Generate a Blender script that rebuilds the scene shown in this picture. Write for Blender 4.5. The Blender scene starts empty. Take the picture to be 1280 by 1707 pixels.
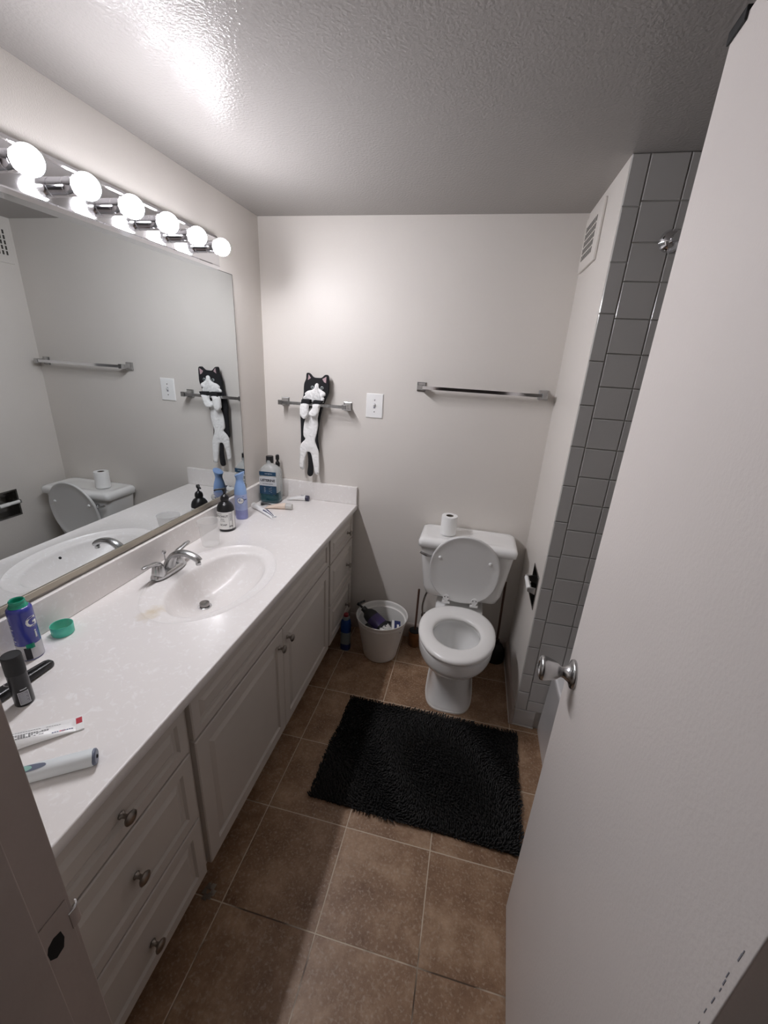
import bpy, bmesh, math, random
from mathutils import Vector, Matrix
random.seed(7)
S = bpy.context.scene
C = S.collection
PI = math.pi
sin, cos = math.sin, math.cos

# ------------------------------------------------------------------ camera, world, exposure
CAM = (1.146, -2.1647, 1.6216)
RX, RY, RZ, FPX = -0.3551, -0.0578, 0.2006, 688.6
cam = bpy.data.cameras.new('camera'); co = bpy.data.objects.new('camera', cam); C.objects.link(co)
cam.sensor_fit = 'HORIZONTAL'; cam.sensor_width = 36; cam.lens = FPX * 36 / 1280
cam.clip_start = .01; cam.clip_end = 30
_M = Matrix.Rotation(RZ, 3, 'Z') @ Matrix.Rotation(RX, 3, 'X') @ Matrix.Rotation(RY, 3, 'Y')
_r, _f, _u = _M.col[0], _M.col[1], _M.col[2]
co.matrix_world = Matrix(((_r[0], _u[0], -_f[0], CAM[0]), (_r[1], _u[1], -_f[1], CAM[1]), (_r[2], _u[2], -_f[2], CAM[2]), (0, 0, 0, 1)))
S.camera = co
W = bpy.data.worlds.new('world'); S.world = W; W.use_nodes = True
W.node_tree.nodes['Background'].inputs[0].default_value = (.9, .92, 1, 1)
W.node_tree.nodes['Background'].inputs[1].default_value = 0.02
BULB = 225.0
S.view_settings.view_transform = 'Standard'; S.view_settings.look = 'None'
S.view_settings.gamma = 1; S.view_settings.use_curve_mapping = False
S.view_settings.exposure = 1.37
S.cycles.max_bounces = 12; S.cycles.diffuse_bounces = 6; S.cycles.glossy_bounces = 6
S.cycles.transmission_bounces = 10; S.cycles.transparent_max_bounces = 12
S.cycles.caustics_reflective = False; S.cycles.caustics_refractive = False
S.cycles.sample_clamp_indirect = 3.0
S.cycles.use_denoising = True

# ------------------------------------------------------------------ materials
def mat(name, col, rough=.5, metal=0, bump=0, bscale=200, var=0, vscale=8, spec=.5, coat=0, trans=0, ior=1.45, emit=None, alpha=1, sss=0):
    m = bpy.data.materials.new(name); m.use_nodes = True
    nt = m.node_tree; b = nt.nodes['Principled BSDF']
    b.inputs['Base Color'].default_value = (*col, 1)
    b.inputs['Roughness'].default_value = rough; b.inputs['Metallic'].default_value = metal
    b.inputs['Specular IOR Level'].default_value = spec; b.inputs['Coat Weight'].default_value = coat
    b.inputs['Coat Roughness'].default_value = .08
    b.inputs['Transmission Weight'].default_value = trans; b.inputs['IOR'].default_value = ior
    b.inputs['Alpha'].default_value = alpha
    if emit:
        b.inputs['Emission Color'].default_value = (*emit[0], 1); b.inputs['Emission Strength'].default_value = emit[1]
    tc = nt.nodes.new('ShaderNodeTexCoord')
    if bump:
        n = nt.nodes.new('ShaderNodeTexNoise'); n.inputs['Scale'].default_value = bscale; n.inputs['Detail'].default_value = 2
        nt.links.new(tc.outputs['Object'], n.inputs['Vector'])
        k = nt.nodes.new('ShaderNodeBump'); k.inputs['Strength'].default_value = 1; k.inputs['Distance'].default_value = bump
        nt.links.new(n.outputs['Fac'], k.inputs['Height']); nt.links.new(k.outputs['Normal'], b.inputs['Normal'])
    if var:
        n = nt.nodes.new('ShaderNodeTexNoise'); n.inputs['Scale'].default_value = vscale; n.inputs['Detail'].default_value = 5
        nt.links.new(tc.outputs['Object'], n.inputs['Vector'])
        r = nt.nodes.new('ShaderNodeMapRange'); r.inputs[1].default_value = .3; r.inputs[2].default_value = .7
        r.inputs[3].default_value = 1 - var; r.inputs[4].default_value = 1 + var
        nt.links.new(n.outputs['Fac'], r.inputs[0])
        x = nt.nodes.new('ShaderNodeVectorMath'); x.operation = 'SCALE'; x.inputs[0].default_value = col
        nt.links.new(r.outputs[0], x.inputs['Scale']); nt.links.new(x.outputs[0], b.inputs['Base Color'])
    return m

M = {}
M['wall'] = mat('wall_paint', (.70, .665, .625), .30, spec=.13, bump=.0007, bscale=260, var=.015, vscale=3)
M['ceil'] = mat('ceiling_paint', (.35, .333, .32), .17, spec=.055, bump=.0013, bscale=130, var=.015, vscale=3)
M['door'] = mat('door_paint', (.71, .665, .635), .42, bump=.0004, bscale=160, var=.02, vscale=3)
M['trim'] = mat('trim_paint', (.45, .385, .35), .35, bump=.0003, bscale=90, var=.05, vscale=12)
M['vanity'] = mat('cabinet_white', (.56, .52, .475), .38, var=.015, vscale=10)
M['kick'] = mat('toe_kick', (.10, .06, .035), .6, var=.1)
M['stone'] = mat('cultured_marble', (.86, .83, .815), .25, var=.02, vscale=14, spec=.3, coat=.05)
M['chrome'] = mat('chrome', (.78, .78, .80), .07, 1)
M['chrome_s'] = mat('satin_chrome', (.50, .50, .50), .24, 1, var=.08, vscale=40)
M['chrome_d'] = mat('tarnished_chrome', (.28, .27, .26), .2, 1, var=.3, vscale=50)
M['nickel'] = mat('brushed_nickel_knob', (.30, .27, .24), .28, 1)
M['mirror'] = mat('mirror_glass', (.66, .69, .695), .0, 1)
M['channel'] = mat('mirror_channel', (.42, .38, .31), .35, .6)
M['black'] = mat('black_plastic', (.012, .012, .013), .28)
M['blackm'] = mat('black_matte', (.014, .014, .015), .6)
M['white'] = mat('white_plastic', (.85, .85, .84), .3)
M['ceramic'] = mat('white_porcelain', (.88, .88, .87), .09, coat=.5)
M['seat'] = mat('toilet_seat_plastic', (.90, .89, .87), .2)
M['lid'] = mat('toilet_lid_plastic', (.76, .76, .75), .25)
M['paper'] = mat('tissue_paper', (.88, .88, .87), .9, bump=.0006, bscale=120)
M['dark'] = mat('dark_void', (.01, .01, .01), .8)
M['tile'] = mat('wall_tile_glaze', (.50, .49, .475), .13, var=.02, vscale=5)
M['grout'] = mat('wall_grout', (.50, .48, .45), .9)
M['tub'] = mat('tub_enamel', (.78, .77, .77), .12)
M['bulb'] = mat('bulb_glass', (1, 1, 1), .3, emit=((.965, .95, 1), BULB))
M['grille'] = mat('grille_slot', (.05, .045, .04), .8)
M['caulk'] = mat('caulk', (.66, .64, .60), .6)
def bulb_front():   # emission shaped by normal, stronger forward and downward, to keep the ceiling dimmer
    nt = M['bulb'].node_tree; N = nt.nodes; L = nt.links; b = N['Principled BSDF']
    g = N.new('ShaderNodeNewGeometry'); sp = N.new('ShaderNodeSeparateXYZ'); L.new(g.outputs['Normal'], sp.inputs[0])
    mx = N.new('ShaderNodeMath'); mx.operation = 'MAXIMUM'; L.new(sp.outputs[0], mx.inputs[0]); mx.inputs[1].default_value = 0
    pw = N.new('ShaderNodeMath'); pw.operation = 'POWER'; L.new(mx.outputs[0], pw.inputs[0]); pw.inputs[1].default_value = 2
    ma = N.new('ShaderNodeMath'); ma.operation = 'MULTIPLY_ADD'; L.new(pw.outputs[0], ma.inputs[0]); ma.inputs[1].default_value = BULB * .86; ma.inputs[2].default_value = BULB * .14
    dn = N.new('ShaderNodeMath'); dn.operation = 'MULTIPLY_ADD'; L.new(sp.outputs[2], dn.inputs[0]); dn.inputs[1].default_value = -.95; dn.inputs[2].default_value = .66
    dm = N.new('ShaderNodeMath'); dm.operation = 'MAXIMUM'; L.new(dn.outputs[0], dm.inputs[0]); dm.inputs[1].default_value = .05
    ml = N.new('ShaderNodeMath'); ml.operation = 'MULTIPLY'; L.new(ma.outputs[0], ml.inputs[0]); L.new(dm.outputs[0], ml.inputs[1])
    L.new(ml.outputs[0], b.inputs['Emission Strength'])
bulb_front()
def clear(name, col, rough=.1, ior=1.3, alpha=1):
    return mat(name, col, rough, trans=1, ior=ior, alpha=alpha)
M['cup'] = mat('clear_cup_plastic', (.92, .92, .91), .12, alpha=.27)
M['clear'] = mat('clear_bottle_plastic', (.70, .74, .74), .08, alpha=.42, coat=.5)
M['mouthwash'] = mat('teal_mouthwash', (.008, .085, .11), .1, trans=.35, coat=.5)
M['lab_blue'] = mat('label_blue', (.014, .055, .11), .35, var=.4, vscale=30)
M['lab_white'] = mat('label_white', (.82, .82, .80), .4)
M['lab_silver'] = mat('label_silver', (.62, .64, .66), .3, .2)
M['ink'] = mat('print_black', (.015, .015, .02), .5)
M['inkgrey'] = mat('print_grey', (.25, .25, .28), .5)
M['red'] = mat('print_red', (.45, .03, .05), .4)
M['navy'] = mat('print_navy', (.02, .03, .12), .4)
M['gelblue'] = mat('gel_can_blue', (.035, .045, .30), .25, coat=.4)
M['gelgreen'] = mat('green_plastic', (.02, .30, .19), .2)
M['ringgreen'] = mat('translucent_green', (.13, .66, .50), .25, alpha=.8)
M['silver'] = mat('silver_print', (.55, .55, .57), .3, .5)
M['fresh_top'] = mat('light_blue_plastic', (.27, .42, .72), .35)
M['fresh_body'] = mat('periwinkle_can', (.38, .44, .68), .3, var=.12, vscale=20)
M['fresh_low'] = mat('violet_can_base', (.27, .29, .55), .3, var=.2, vscale=25)
M['peach'] = mat('peach_tube', (.80, .66, .55), .35)
M['darkcap'] = mat('dark_blue_cap', (.03, .03, .06), .35)
M['tbwhite'] = mat('handle_white', (.74, .78, .79), .3)
M['tbgrey'] = mat('handle_slate', (.14, .16, .22), .35)
M['tbgreen'] = mat('handle_mint', (.28, .50, .44), .4)
M['fur'] = mat('black_plush', (.010, .010, .012), .9, bump=.0006, bscale=300)
M['furw'] = mat('white_plush', (.90, .90, .89), .9, bump=.006, bscale=70)
M['pink'] = mat('pink_cloth', (.46, .33, .35), .8)
M['eye'] = mat('pale_eye', (.30, .34, .34), .3)
M['binplastic'] = mat('bin_plastic', (.78, .77, .74), .35)
M['wood'] = mat('brush_holder_wood', (.20, .085, .03), .4, var=.25, vscale=30)
M['spraywhite'] = mat('spray_bottle_pale', (.22, .27, .29), .3)
M['sprayblue'] = mat('spray_bottle_blue', (.008, .05, .22), .25)
M['sprayred'] = mat('spray_cap_red', (.22, .015, .02), .3)
M['rug'] = mat('black_chenille', (.0085, .008, .0075), .6)
M['rugback'] = mat('rug_backing', (.01, .01, .01), .9)
M['purple'] = mat('purple_label', (.035, .02, .09), .35)
M['foil'] = mat('clear_wrapper', (.62, .61, .58), .3, alpha=.85)
M['plunger'] = mat('black_rubber', (.008, .008, .008), .5)
M['stick'] = mat('dark_wood_stick', (.09, .042, .028), .5)
M['hall'] = mat('hall_paint', (.30, .27, .26), .6)
M['pinkish'] = mat('pink_wad', (.55, .40, .33), .8)

def floor_material():
    m = bpy.data.materials.new('floor_tile'); m.use_nodes = True; nt = m.node_tree; N = nt.nodes; L = nt.links
    b = N['Principled BSDF']
    g = N.new('ShaderNodeNewGeometry'); sp = N.new('ShaderNodeSeparateXYZ'); L.new(g.outputs['Position'], sp.inputs[0])
    def math_(op, a, c=None):
        n = N.new('ShaderNodeMath'); n.operation = op
        for i, v in enumerate((a, c)):
            if v is None: continue
            if isinstance(v, (int, float)): n.inputs[i].default_value = v
            else: L.new(v, n.inputs[i])
        return n.outputs[0]
    t = .3092
    cells = []; d = []
    for ax, o in ((0, .5638), (1, -1.4888)):
        u = math_('DIVIDE', math_('SUBTRACT', sp.outputs[ax], o), t)
        cells.append(math_('FLOOR', u)); fr = math_('FRACT', u)
        d.append(math_('MINIMUM', fr, math_('SUBTRACT', 1.0, fr)))
    dist = math_('MULTIPLY', math_('MINIMUM', d[0], d[1]), t)
    wob = N.new('ShaderNodeTexNoise'); wob.inputs['Scale'].default_value = 25; L.new(g.outputs['Position'], wob.inputs['Vector'])
    dist = math_('ADD', dist, math_('MULTIPLY', math_('SUBTRACT', wob.outputs['Fac'], .5), .0012))
    mr = N.new('ShaderNodeMapRange'); mr.inputs[1].default_value = .0012; mr.inputs[2].default_value = .0024
    mr.inputs[3].default_value = 1; mr.inputs[4].default_value = 0; L.new(dist, mr.inputs[0])
    cb = N.new('ShaderNodeCombineXYZ'); L.new(cells[0], cb.inputs[0]); L.new(cells[1], cb.inputs[1])
    wn = N.new('ShaderNodeTexWhiteNoise'); L.new(cb.outputs[0], wn.inputs['Vector'])
    off = N.new('ShaderNodeVectorMath'); off.operation = 'MULTIPLY_ADD'; L.new(wn.outputs['Color'], off.inputs[0]); off.inputs[1].default_value = (5, 5, 5); L.new(g.outputs['Position'], off.inputs[2])
    n1 = N.new('ShaderNodeTexNoise'); n1.inputs['Scale'].default_value = 7; n1.inputs['Detail'].default_value = 8; n1.inputs['Roughness'].default_value = .75; L.new(off.outputs[0], n1.inputs['Vector'])
    r1 = N.new('ShaderNodeValToRGB'); L.new(n1.outputs['Fac'], r1.inputs[0])
    e = r1.color_ramp.elements; e[0].position = .32; e[0].color = (.17, .088, .045, 1); e[1].position = .72; e[1].color = (.50, .34, .22, 1)
    k = r1.color_ramp.elements.new(.5); k.color = (.29, .173, .10, 1)
    n2 = N.new('ShaderNodeTexNoise'); n2.inputs['Scale'].default_value = 120; n2.inputs['Detail'].default_value = 6; L.new(off.outputs[0], n2.inputs['Vector'])
    r2 = N.new('ShaderNodeMapRange'); r2.inputs[1].default_value = .52; r2.inputs[2].default_value = .80; L.new(n2.outputs['Fac'], r2.inputs[0])
    mx = N.new('ShaderNodeMix'); mx.data_type = 'RGBA'; L.new(r2.outputs[0], mx.inputs[0]); L.new(r1.outputs[0], mx.inputs[6]); mx.inputs[7].default_value = (.47, .36, .265, 1)
    n3 = N.new('ShaderNodeTexNoise'); n3.inputs['Scale'].default_value = 3.0; n3.inputs['Detail'].default_value = 3; L.new(g.outputs['Position'], n3.inputs['Vector'])
    r3 = N.new('ShaderNodeValToRGB'); L.new(n3.outputs['Fac'], r3.inputs[0]); e = r3.color_ramp.elements
    e[0].position = .37; e[0].color = (.08, .05, .03, 1); e[1].position = .43; e[1].color = (.60, .50, .38, 1)
    m2 = N.new('ShaderNodeMix'); m2.data_type = 'RGBA'; L.new(mr.outputs[0], m2.inputs[0]); L.new(mx.outputs[2], m2.inputs[6]); L.new(r3.outputs[0], m2.inputs[7])
    L.new(m2.outputs[2], b.inputs['Base Color'])
    b.inputs['Roughness'].default_value = .42
    bm_ = N.new('ShaderNodeBump'); bm_.inputs['Distance'].default_value = .0015; bm_.inputs['Strength'].default_value = .6
    hh = math_('SUBTRACT', math_('MULTIPLY', n1.outputs['Fac'], .5), mr.outputs[0]); L.new(hh, bm_.inputs['Height']); L.new(bm_.outputs['Normal'], b.inputs['Normal'])
    return m
M['floor'] = floor_material()

# marble: faint veins on the counter, plus the yellow stain by the sink
def tweak_marble():
    m = M['stone']; nt = m.node_tree; N = nt.nodes; L = nt.links; b = N['Principled BSDF']
    g = N.new('ShaderNodeNewGeometry')
    n = N.new('ShaderNodeTexNoise'); n.inputs['Scale'].default_value = 55; n.inputs['Detail'].default_value = 6; n.inputs['Distortion'].default_value = 1.2
    L.new(g.outputs['Position'], n.inputs['Vector'])
    r = N.new('ShaderNodeMapRange'); r.inputs[1].default_value = .56; r.inputs[2].default_value = .70; r.inputs[3].default_value = 0; r.inputs[4].default_value = .9
    L.new(n.outputs['Fac'], r.inputs[0])
    mx = N.new('ShaderNodeMix'); mx.data_type = 'RGBA'; mx.inputs[6].default_value = (.83, .80, .78, 1); mx.inputs[7].default_value = (.90, .885, .875, 1)
    L.new(r.outputs[0], mx.inputs[0])
    sub = N.new('ShaderNodeVectorMath'); sub.operation = 'SUBTRACT'; L.new(g.outputs['Position'], sub.inputs[0]); sub.inputs[1].default_value = (.225, -1.225, .83)
    sc = N.new('ShaderNodeVectorMath'); sc.operation = 'MULTIPLY'; L.new(sub.outputs[0], sc.inputs[0]); sc.inputs[1].default_value = (1, .55, 1)
    ln = N.new('ShaderNodeVectorMath'); ln.operation = 'LENGTH'; L.new(sc.outputs[0], ln.inputs[0])
    ns = N.new('ShaderNodeTexNoise'); ns.inputs['Scale'].default_value = 40; L.new(g.outputs['Position'], ns.inputs['Vector'])
    ad = N.new('ShaderNodeMath'); ad.operation = 'MULTIPLY_ADD'; L.new(ns.outputs['Fac'], ad.inputs[0]); ad.inputs[1].default_value = .05; L.new(ln.outputs['Value'], ad.inputs[2])
    sr = N.new('ShaderNodeMapRange'); sr.inputs[1].default_value = .028; sr.inputs[2].default_value = .06; sr.inputs[3].default_value = .75; sr.inputs[4].default_value = 0
    L.new(ad.outputs[0], sr.inputs[0])
    m3 = N.new('ShaderNodeMix'); m3.data_type = 'RGBA'; L.new(sr.outputs[0], m3.inputs[0]); L.new(mx.outputs[2], m3.inputs[6]); m3.inputs[7].default_value = (.66, .56, .40, 1)
    L.new(m3.outputs[2], b.inputs['Base Color'])
tweak_marble()

# ------------------------------------------------------------------ geometry helpers
def BM(): return bmesh.new()
def box(bm, x0, x1, y0, y1, z0, z1):
    v = [bm.verts.new(p) for p in ((x0, y0, z0), (x1, y0, z0), (x1, y1, z0), (x0, y1, z0), (x0, y0, z1), (x1, y0, z1), (x1, y1, z1), (x0, y1, z1))]
    for f in ((3, 2, 1, 0), (4, 5, 6, 7), (0, 1, 5, 4), (1, 2, 6, 5), (2, 3, 7, 6), (3, 0, 4, 7)):
        bm.faces.new([v[i] for i in f])
    return v
def loft(bm, rings, cap0=True, cap1=True, close=False):
    R = [[bm.verts.new(p) for p in r] for r in rings]; n = len(R[0])
    for i in range(len(R) - (0 if close else 1)):
        a, b = R[i], R[(i + 1) % len(R)]
        for k in range(n): bm.faces.new((a[k], a[(k + 1) % n], b[(k + 1) % n], b[k]))
    if cap0 and not close: bm.faces.new(R[0][::-1])
    if cap1 and not close: bm.faces.new(R[-1])
    return R
def lathe(bm, prof, seg=40, mtx=None, closed=False):
    rings = []
    for r, z in prof:
        ring = []
        for k in range(seg):
            p = Vector((max(r, .00005) * cos(2 * PI * k / seg), max(r, .00005) * sin(2 * PI * k / seg), z))
            ring.append(mtx @ p if mtx else p)
        rings.append(ring)
    loft(bm, rings, not closed, not closed, closed)
def tube(bm, pts, rad, seg=14, flat=None):
    pts = [Vector(p) for p in pts]; n = len(pts)
    if not hasattr(rad, '__len__'): rad = [rad] * n
    T = []
    for i in range(n):
        t = pts[min(i + 1, n - 1)] - pts[max(i - 1, 0)]; T.append(t.normalized())
    up = Vector((0, 0, 1)) if abs(T[0].z) < .9 else Vector((1, 0, 0))
    u = T[0].cross(up).normalized(); rings = []
    for i in range(n):
        u = (u - T[i] * u.dot(T[i])).normalized(); w = u.cross(T[i])
        fl = flat[i] if flat else 1
        rings.append([pts[i] + u * (rad[i] * cos(2 * PI * k / seg)) + w * (rad[i] * fl * sin(2 * PI * k / seg)) for k in range(seg)])
    loft(bm, rings)
def smooth_path(pts, sub=6, closed=False):
    P = [Vector(p) for p in pts]; n = len(P); out = []
    rng = range(n if closed else n - 1)
    for i in rng:
        if closed: a, b, c, d = P[(i - 1) % n], P[i], P[(i + 1) % n], P[(i + 2) % n]
        else: a, b, c, d = P[max(i - 1, 0)], P[i], P[i + 1], P[min(i + 2, n - 1)]
        for s in range(sub):
            t = s / sub
            out.append(.5 * ((2 * b) + (-a + c) * t + (2 * a - 5 * b + 4 * c - d) * t * t + (-a + 3 * b - 3 * c + d) * t ** 3))
    if not closed: out.append(P[-1])
    return out
def lerp_list(vals, n):
    out = []
    for i in range(n):
        t = i / (n - 1) * (len(vals) - 1); k = min(int(t), len(vals) - 2); out.append(vals[k] + (vals[k + 1] - vals[k]) * (t - k))
    return out
def obj(name, bm, m, parent=None, bev=0, seg=2, ang=35, smooth=True, loc=None, label=None):
    bmesh.ops.recalc_face_normals(bm, faces=bm.faces)
    me = bpy.data.meshes.new(name); bm.to_mesh(me); bm.free()
    me.materials.append(m)
    if smooth:
        for p in me.polygons: p.use_smooth = True
        me.set_sharp_from_angle(angle=math.radians(ang))
    o = bpy.data.objects.new(name, me); C.objects.link(o)
    if parent: o.parent = parent
    if loc: o.location = loc
    if bev:
        b = o.modifiers.new('bevel', 'BEVEL'); b.width = bev; b.segments = seg; b.limit_method = 'ANGLE'; b.angle_limit = math.radians(30)
        b.harden_normals = True
    if label: o['label'] = label
    return o
def thing(name, label, cat, loc=(0, 0, 0), rz=0, group=None):
    o = bpy.data.objects.new(name, None); o.empty_display_size = .05; C.objects.link(o); o.location = loc; o.rotation_euler = (0, 0, rz)
    o['label'] = label; o['category'] = cat
    if group: o['group'] = group
    return o
def tag(o, label, cat, group=None):
    o['label'] = label; o['category'] = cat
    if group: o['group'] = group
    return o
def struct(name, bm, m, bev=0, label=None, parent=None):
    o = obj(name, bm, m, parent, bev)
    if not parent: o['kind'] = 'structure'
    if label: o['label'] = label
    return o
def copy_tree(o, parent=None):
    c = o.copy(); C.objects.link(c)
    if parent: c.parent = parent
    for ch in list(o.children): copy_tree(ch, c)
    return c
def text(name, s, size, m, parent, place, depth=.0003, sx=1, align='CENTER', bold=0):
    """place(x, y, d) -> local point; text laid out in metres"""
    cu = bpy.data.curves.new('txt', 'FONT'); cu.body = s; cu.size = size; cu.align_x = align; cu.align_y = 'CENTER'; cu.offset = bold
    cu.resolution_u = 3
    t = bpy.data.objects.new('txt', cu); C.objects.link(t)
    me = bpy.data.meshes.new_from_object(t); bpy.data.objects.remove(t); bpy.data.curves.remove(cu)
    bm = BM(); bm.from_mesh(me); bpy.data.meshes.remove(me)
    bmesh.ops.triangulate(bm, faces=bm.faces)
    r = bmesh.ops.extrude_face_region(bm, geom=list(bm.faces))
    for v in r['geom']:
        if isinstance(v, bmesh.types.BMVert): v.co.z = depth
    for v in bm.verts: v.co = place(v.co.x * sx, v.co.y, v.co.z)
    return obj(name, bm, m, parent, smooth=False)
def cylplace(R, a0, z0):
    return lambda x, y, d: Vector(((R + d) * cos(a0 + x / R), (R + d) * sin(a0 + x / R), z0 + y))
def sheet(bm, place, x0, x1, y0, y1, d0=0, d1=.0003, nx=1, ny=1):
    """thin curved plate laid on a surface by place()"""
    g = {}
    for k, d in enumerate((d0, d1)):
        for i in range(nx + 1):
            for j in range(ny + 1):
                g[k, i, j] = bm.verts.new(place(x0 + (x1 - x0) * i / nx, y0 + (y1 - y0) * j / ny, d))
    for i in range(nx):
        for j in range(ny):
            bm.faces.new((g[1, i, j], g[1, i + 1, j], g[1, i + 1, j + 1], g[1, i, j + 1]))
            bm.faces.new((g[0, i, j], g[0, i, j + 1], g[0, i + 1, j + 1], g[0, i + 1, j]))
    for i in range(nx):
        bm.faces.new((g[0, i, 0], g[0, i + 1, 0], g[1, i + 1, 0], g[1, i, 0])); bm.faces.new((g[0, i, ny], g[1, i, ny], g[1, i + 1, ny], g[0, i + 1, ny]))
    for j in range(ny):
        bm.faces.new((g[0, 0, j], g[1, 0, j], g[1, 0, j + 1], g[0, 0, j + 1])); bm.faces.new((g[0, nx, j], g[0, nx, j + 1], g[1, nx, j + 1], g[1, nx, j]))
def prism_xz(bm, outline, y0, y1, inset=None):
    """outline in x,z extruded from y0 (back) to y1 (front, towards -y)"""
    fb = bm.faces.new([bm.verts.new((x, y0, z)) for x, z in outline])
    r = bmesh.ops.extrude_face_region(bm, geom=[fb])
    for g in r['geom']:
        if isinstance(g, bmesh.types.BMVert): g.co.y = y1
    front = [g for g in r['geom'] if isinstance(g, bmesh.types.BMFace)]
    bmesh.ops.recalc_face_normals(bm, faces=bm.faces)
    if inset:
        for t, d in inset: bmesh.ops.inset_region(bm, faces=front, thickness=t, depth=d, use_even_offset=True)
    bmesh.ops.triangulate(bm, faces=[f for f in bm.faces if len(f.verts) > 4])
def superell(cx, cy, a, b, n, z, k=48):
    out = []
    for i in range(k):
        t = 2 * PI * i / k; c, s = cos(t), sin(t)
        out.append((cx + a * abs(c) ** (2 / n) * (1 if c >= 0 else -1), cy + b * abs(s) ** (2 / n) * (1 if s >= 0 else -1), z))
    return out
def egg(cx, yc, hw, lf, lb, z, k=56, nb=2.0, nf=2.0):
    out = []
    for i in range(k):
        t = 2 * PI * i / k; c, s = cos(t), sin(t)
        if s < 0: out.append((cx + hw * abs(c) ** (2 / nf) * (1 if c >= 0 else -1), yc - lf * abs(s) ** (2 / nf), z))
        else: out.append((cx + hw * abs(c) ** (2 / nb) * (1 if c >= 0 else -1), yc + lb * abs(s) ** (2 / nb), z))
    return out

# ------------------------------------------------------------------ room
WX, H, YC = 1.503, 2.231, -.53            # face of the right wall, ceiling height, end of the right wall
YF = -1.95                                # room side of the front (door) wall
bm = BM(); box(bm, -.12, 2.45, -3.5, .12, -.08, 0); struct('floor', bm, M['floor'])
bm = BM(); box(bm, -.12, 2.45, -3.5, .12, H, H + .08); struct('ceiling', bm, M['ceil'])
bm = BM(); box(bm, -.12, 0, YF - .12, .12, 0, H); struct('wall_left', bm, M['wall'])
bm = BM(); box(bm, 0, 2.45, 0, .12, 0, H); struct('wall_back', bm, M['wall'])
# right wall (a deep boxed-out wall) with the recess for the paper holder
RY0, RY1, RZ0, RZ1 = -.466, -.328, .615, .762
bm = BM()
xb = WX + .055
def wallquad(y0, y1, z0, z1): box(bm, WX, xb, y0, y1, z0, z1)
wallquad(YC + .012, 0, 0, RZ0); wallquad(YC + .012, 0, RZ1, H); wallquad(YC + .012, RY0, RZ0, RZ1); wallquad(RY1, 0, RZ0, RZ1)
box(bm, xb, 2.3, YC + .012, 0, 0, H)
struct('wall_right', bm, M['wall'])
# tiled end wall of the tub alcove: bullnose column then square tiles
bm = BM(); box(bm, WX + .001, 2.3, YC + .004, YC + .012, 0, H); struct('wall_shower_end', bm, M['grout'])
bm = BM()
def tile(x0, x1, z0, z1, g=.0013):
    x0 += g; x1 -= g; z0 += g; z1 -= g; c = .0022; y = YC + .004; yf = YC - .0025
    a = [(x0, y, z0), (x1, y, z0), (x1, y, z1), (x0, y, z1)]
    m_ = [(x0, yf + c, z0), (x1, yf + c, z0), (x1, yf + c, z1), (x0, yf + c, z1)]
    f = [(x0 + c, yf, z0 + c), (x1 - c, yf, z0 + c), (x1 - c, yf, z1 - c), (x0 + c, yf, z1 - c)]
    loft(bm, [a, m_, f])
P, XB, ZR = .1085, WX + .0499, 2.1121
zz = [2.231, 2.098, 1.949, 1.800, 1.652, 1.504, 1.355, 1.204, 1.056, .904, .754, .604, .455, .306, .205, .10]
for a_, b_ in zip(zz, zz[1:]): tile(WX - .002, XB, b_, a_)
rows = [H] + [ZR - P * i for i in range(19)] + [.10]
for a_, b_ in zip(rows, rows[1:]):
    for k in range(7): tile(XB + P * k, min(XB + P * (k + 1), 2.3), b_, a_)
tile(WX - .002, 1.60, .006, .10)
o = struct('tile_surface', bm, M['tile'], parent=bpy.data.objects['wall_shower_end'])
bm = BM(); box(bm, 2.3, 2.42, YF - .12, .0, 0, H); struct('wall_shower_side', bm, M['tile'])
# front wall with the doorway
DX0, DX1, DZ = .752, 1.405, 2.10
bm = BM(); y0, y1 = YF - .12, YF
box(bm, 0, DX0 - .02, y0, y1, 0, H); box(bm, DX1 + .02, 2.42, y0, y1, 0, H); box(bm, DX0 - .02, DX1 + .02, y0, y1, DZ + .02, H)
struct('wall_front', bm, M['wall'])
bm = BM(); box(bm, DX0 - .0199, DX0, YF - .125, YF + .002, 0, DZ); box(bm, DX0, DX0 + .012, YF - .125, YF - .039, 0, DZ)
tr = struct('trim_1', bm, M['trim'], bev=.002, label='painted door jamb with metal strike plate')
bm = BM()   # strike plate with its dark latch hole and curved lip
box(bm, DX0, DX0 + .0015, YF - .036, YF - .003, .925, 1.015)
st = obj('strike_plate', bm, M['trim'], tr, bev=.001)
bm = BM()
hole = [(-1.967, 0.982), (-1.9655, 0.968), (-1.969, 0.955), (-1.978, 0.953), (-1.984, 0.961), (-1.9845, 0.973), (-1.982, 0.981), (-1.975, 0.985)]
loft(bm, [[(DX0 + xx, a, b) for a, b in hole] for xx in (.0012, .0019)])
obj('latch_hole', bm, M['dark'], st)
bm = BM()
lip = [(DX0 + .001, YF - .006), (DX0 + .0015, YF + .001), (DX0 - .001, YF + .006), (DX0 - .005, YF + .008)]
lp = smooth_path([(a, b, 0) for a, b in lip], 5)
for z0_, z1_ in ((.962, .990),):
    ra = [(p.x, p.y, z0_) for p in lp]; rb = [(p.x, p.y, z1_) for p in lp]
    R = []
    for i, p in enumerate(lp):
        R.append([(p.x, p.y, z0_), (p.x + .0012, p.y + .001, z0_), (p.x + .0012, p.y + .001, z1_), (p.x, p.y, z1_)])
    loft(bm, R)
sl_ = obj('strike_lip', bm, M['trim'], st)
bm = BM(); tube(bm, [(p.x + .0006, p.y + .0005, .990) for p in lp], .0011, 8); obj('lip_edge', bm, M['chrome'], st, label='bright curved metal edge')
bm = BM(); box(bm, DX1 + .001, DX1 + .0199, YF - .125, YF - .002, 0, DZ); box(bm, DX1 - .012, DX1 + .001, YF - .125, YF - .04, 0, DZ)
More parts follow.
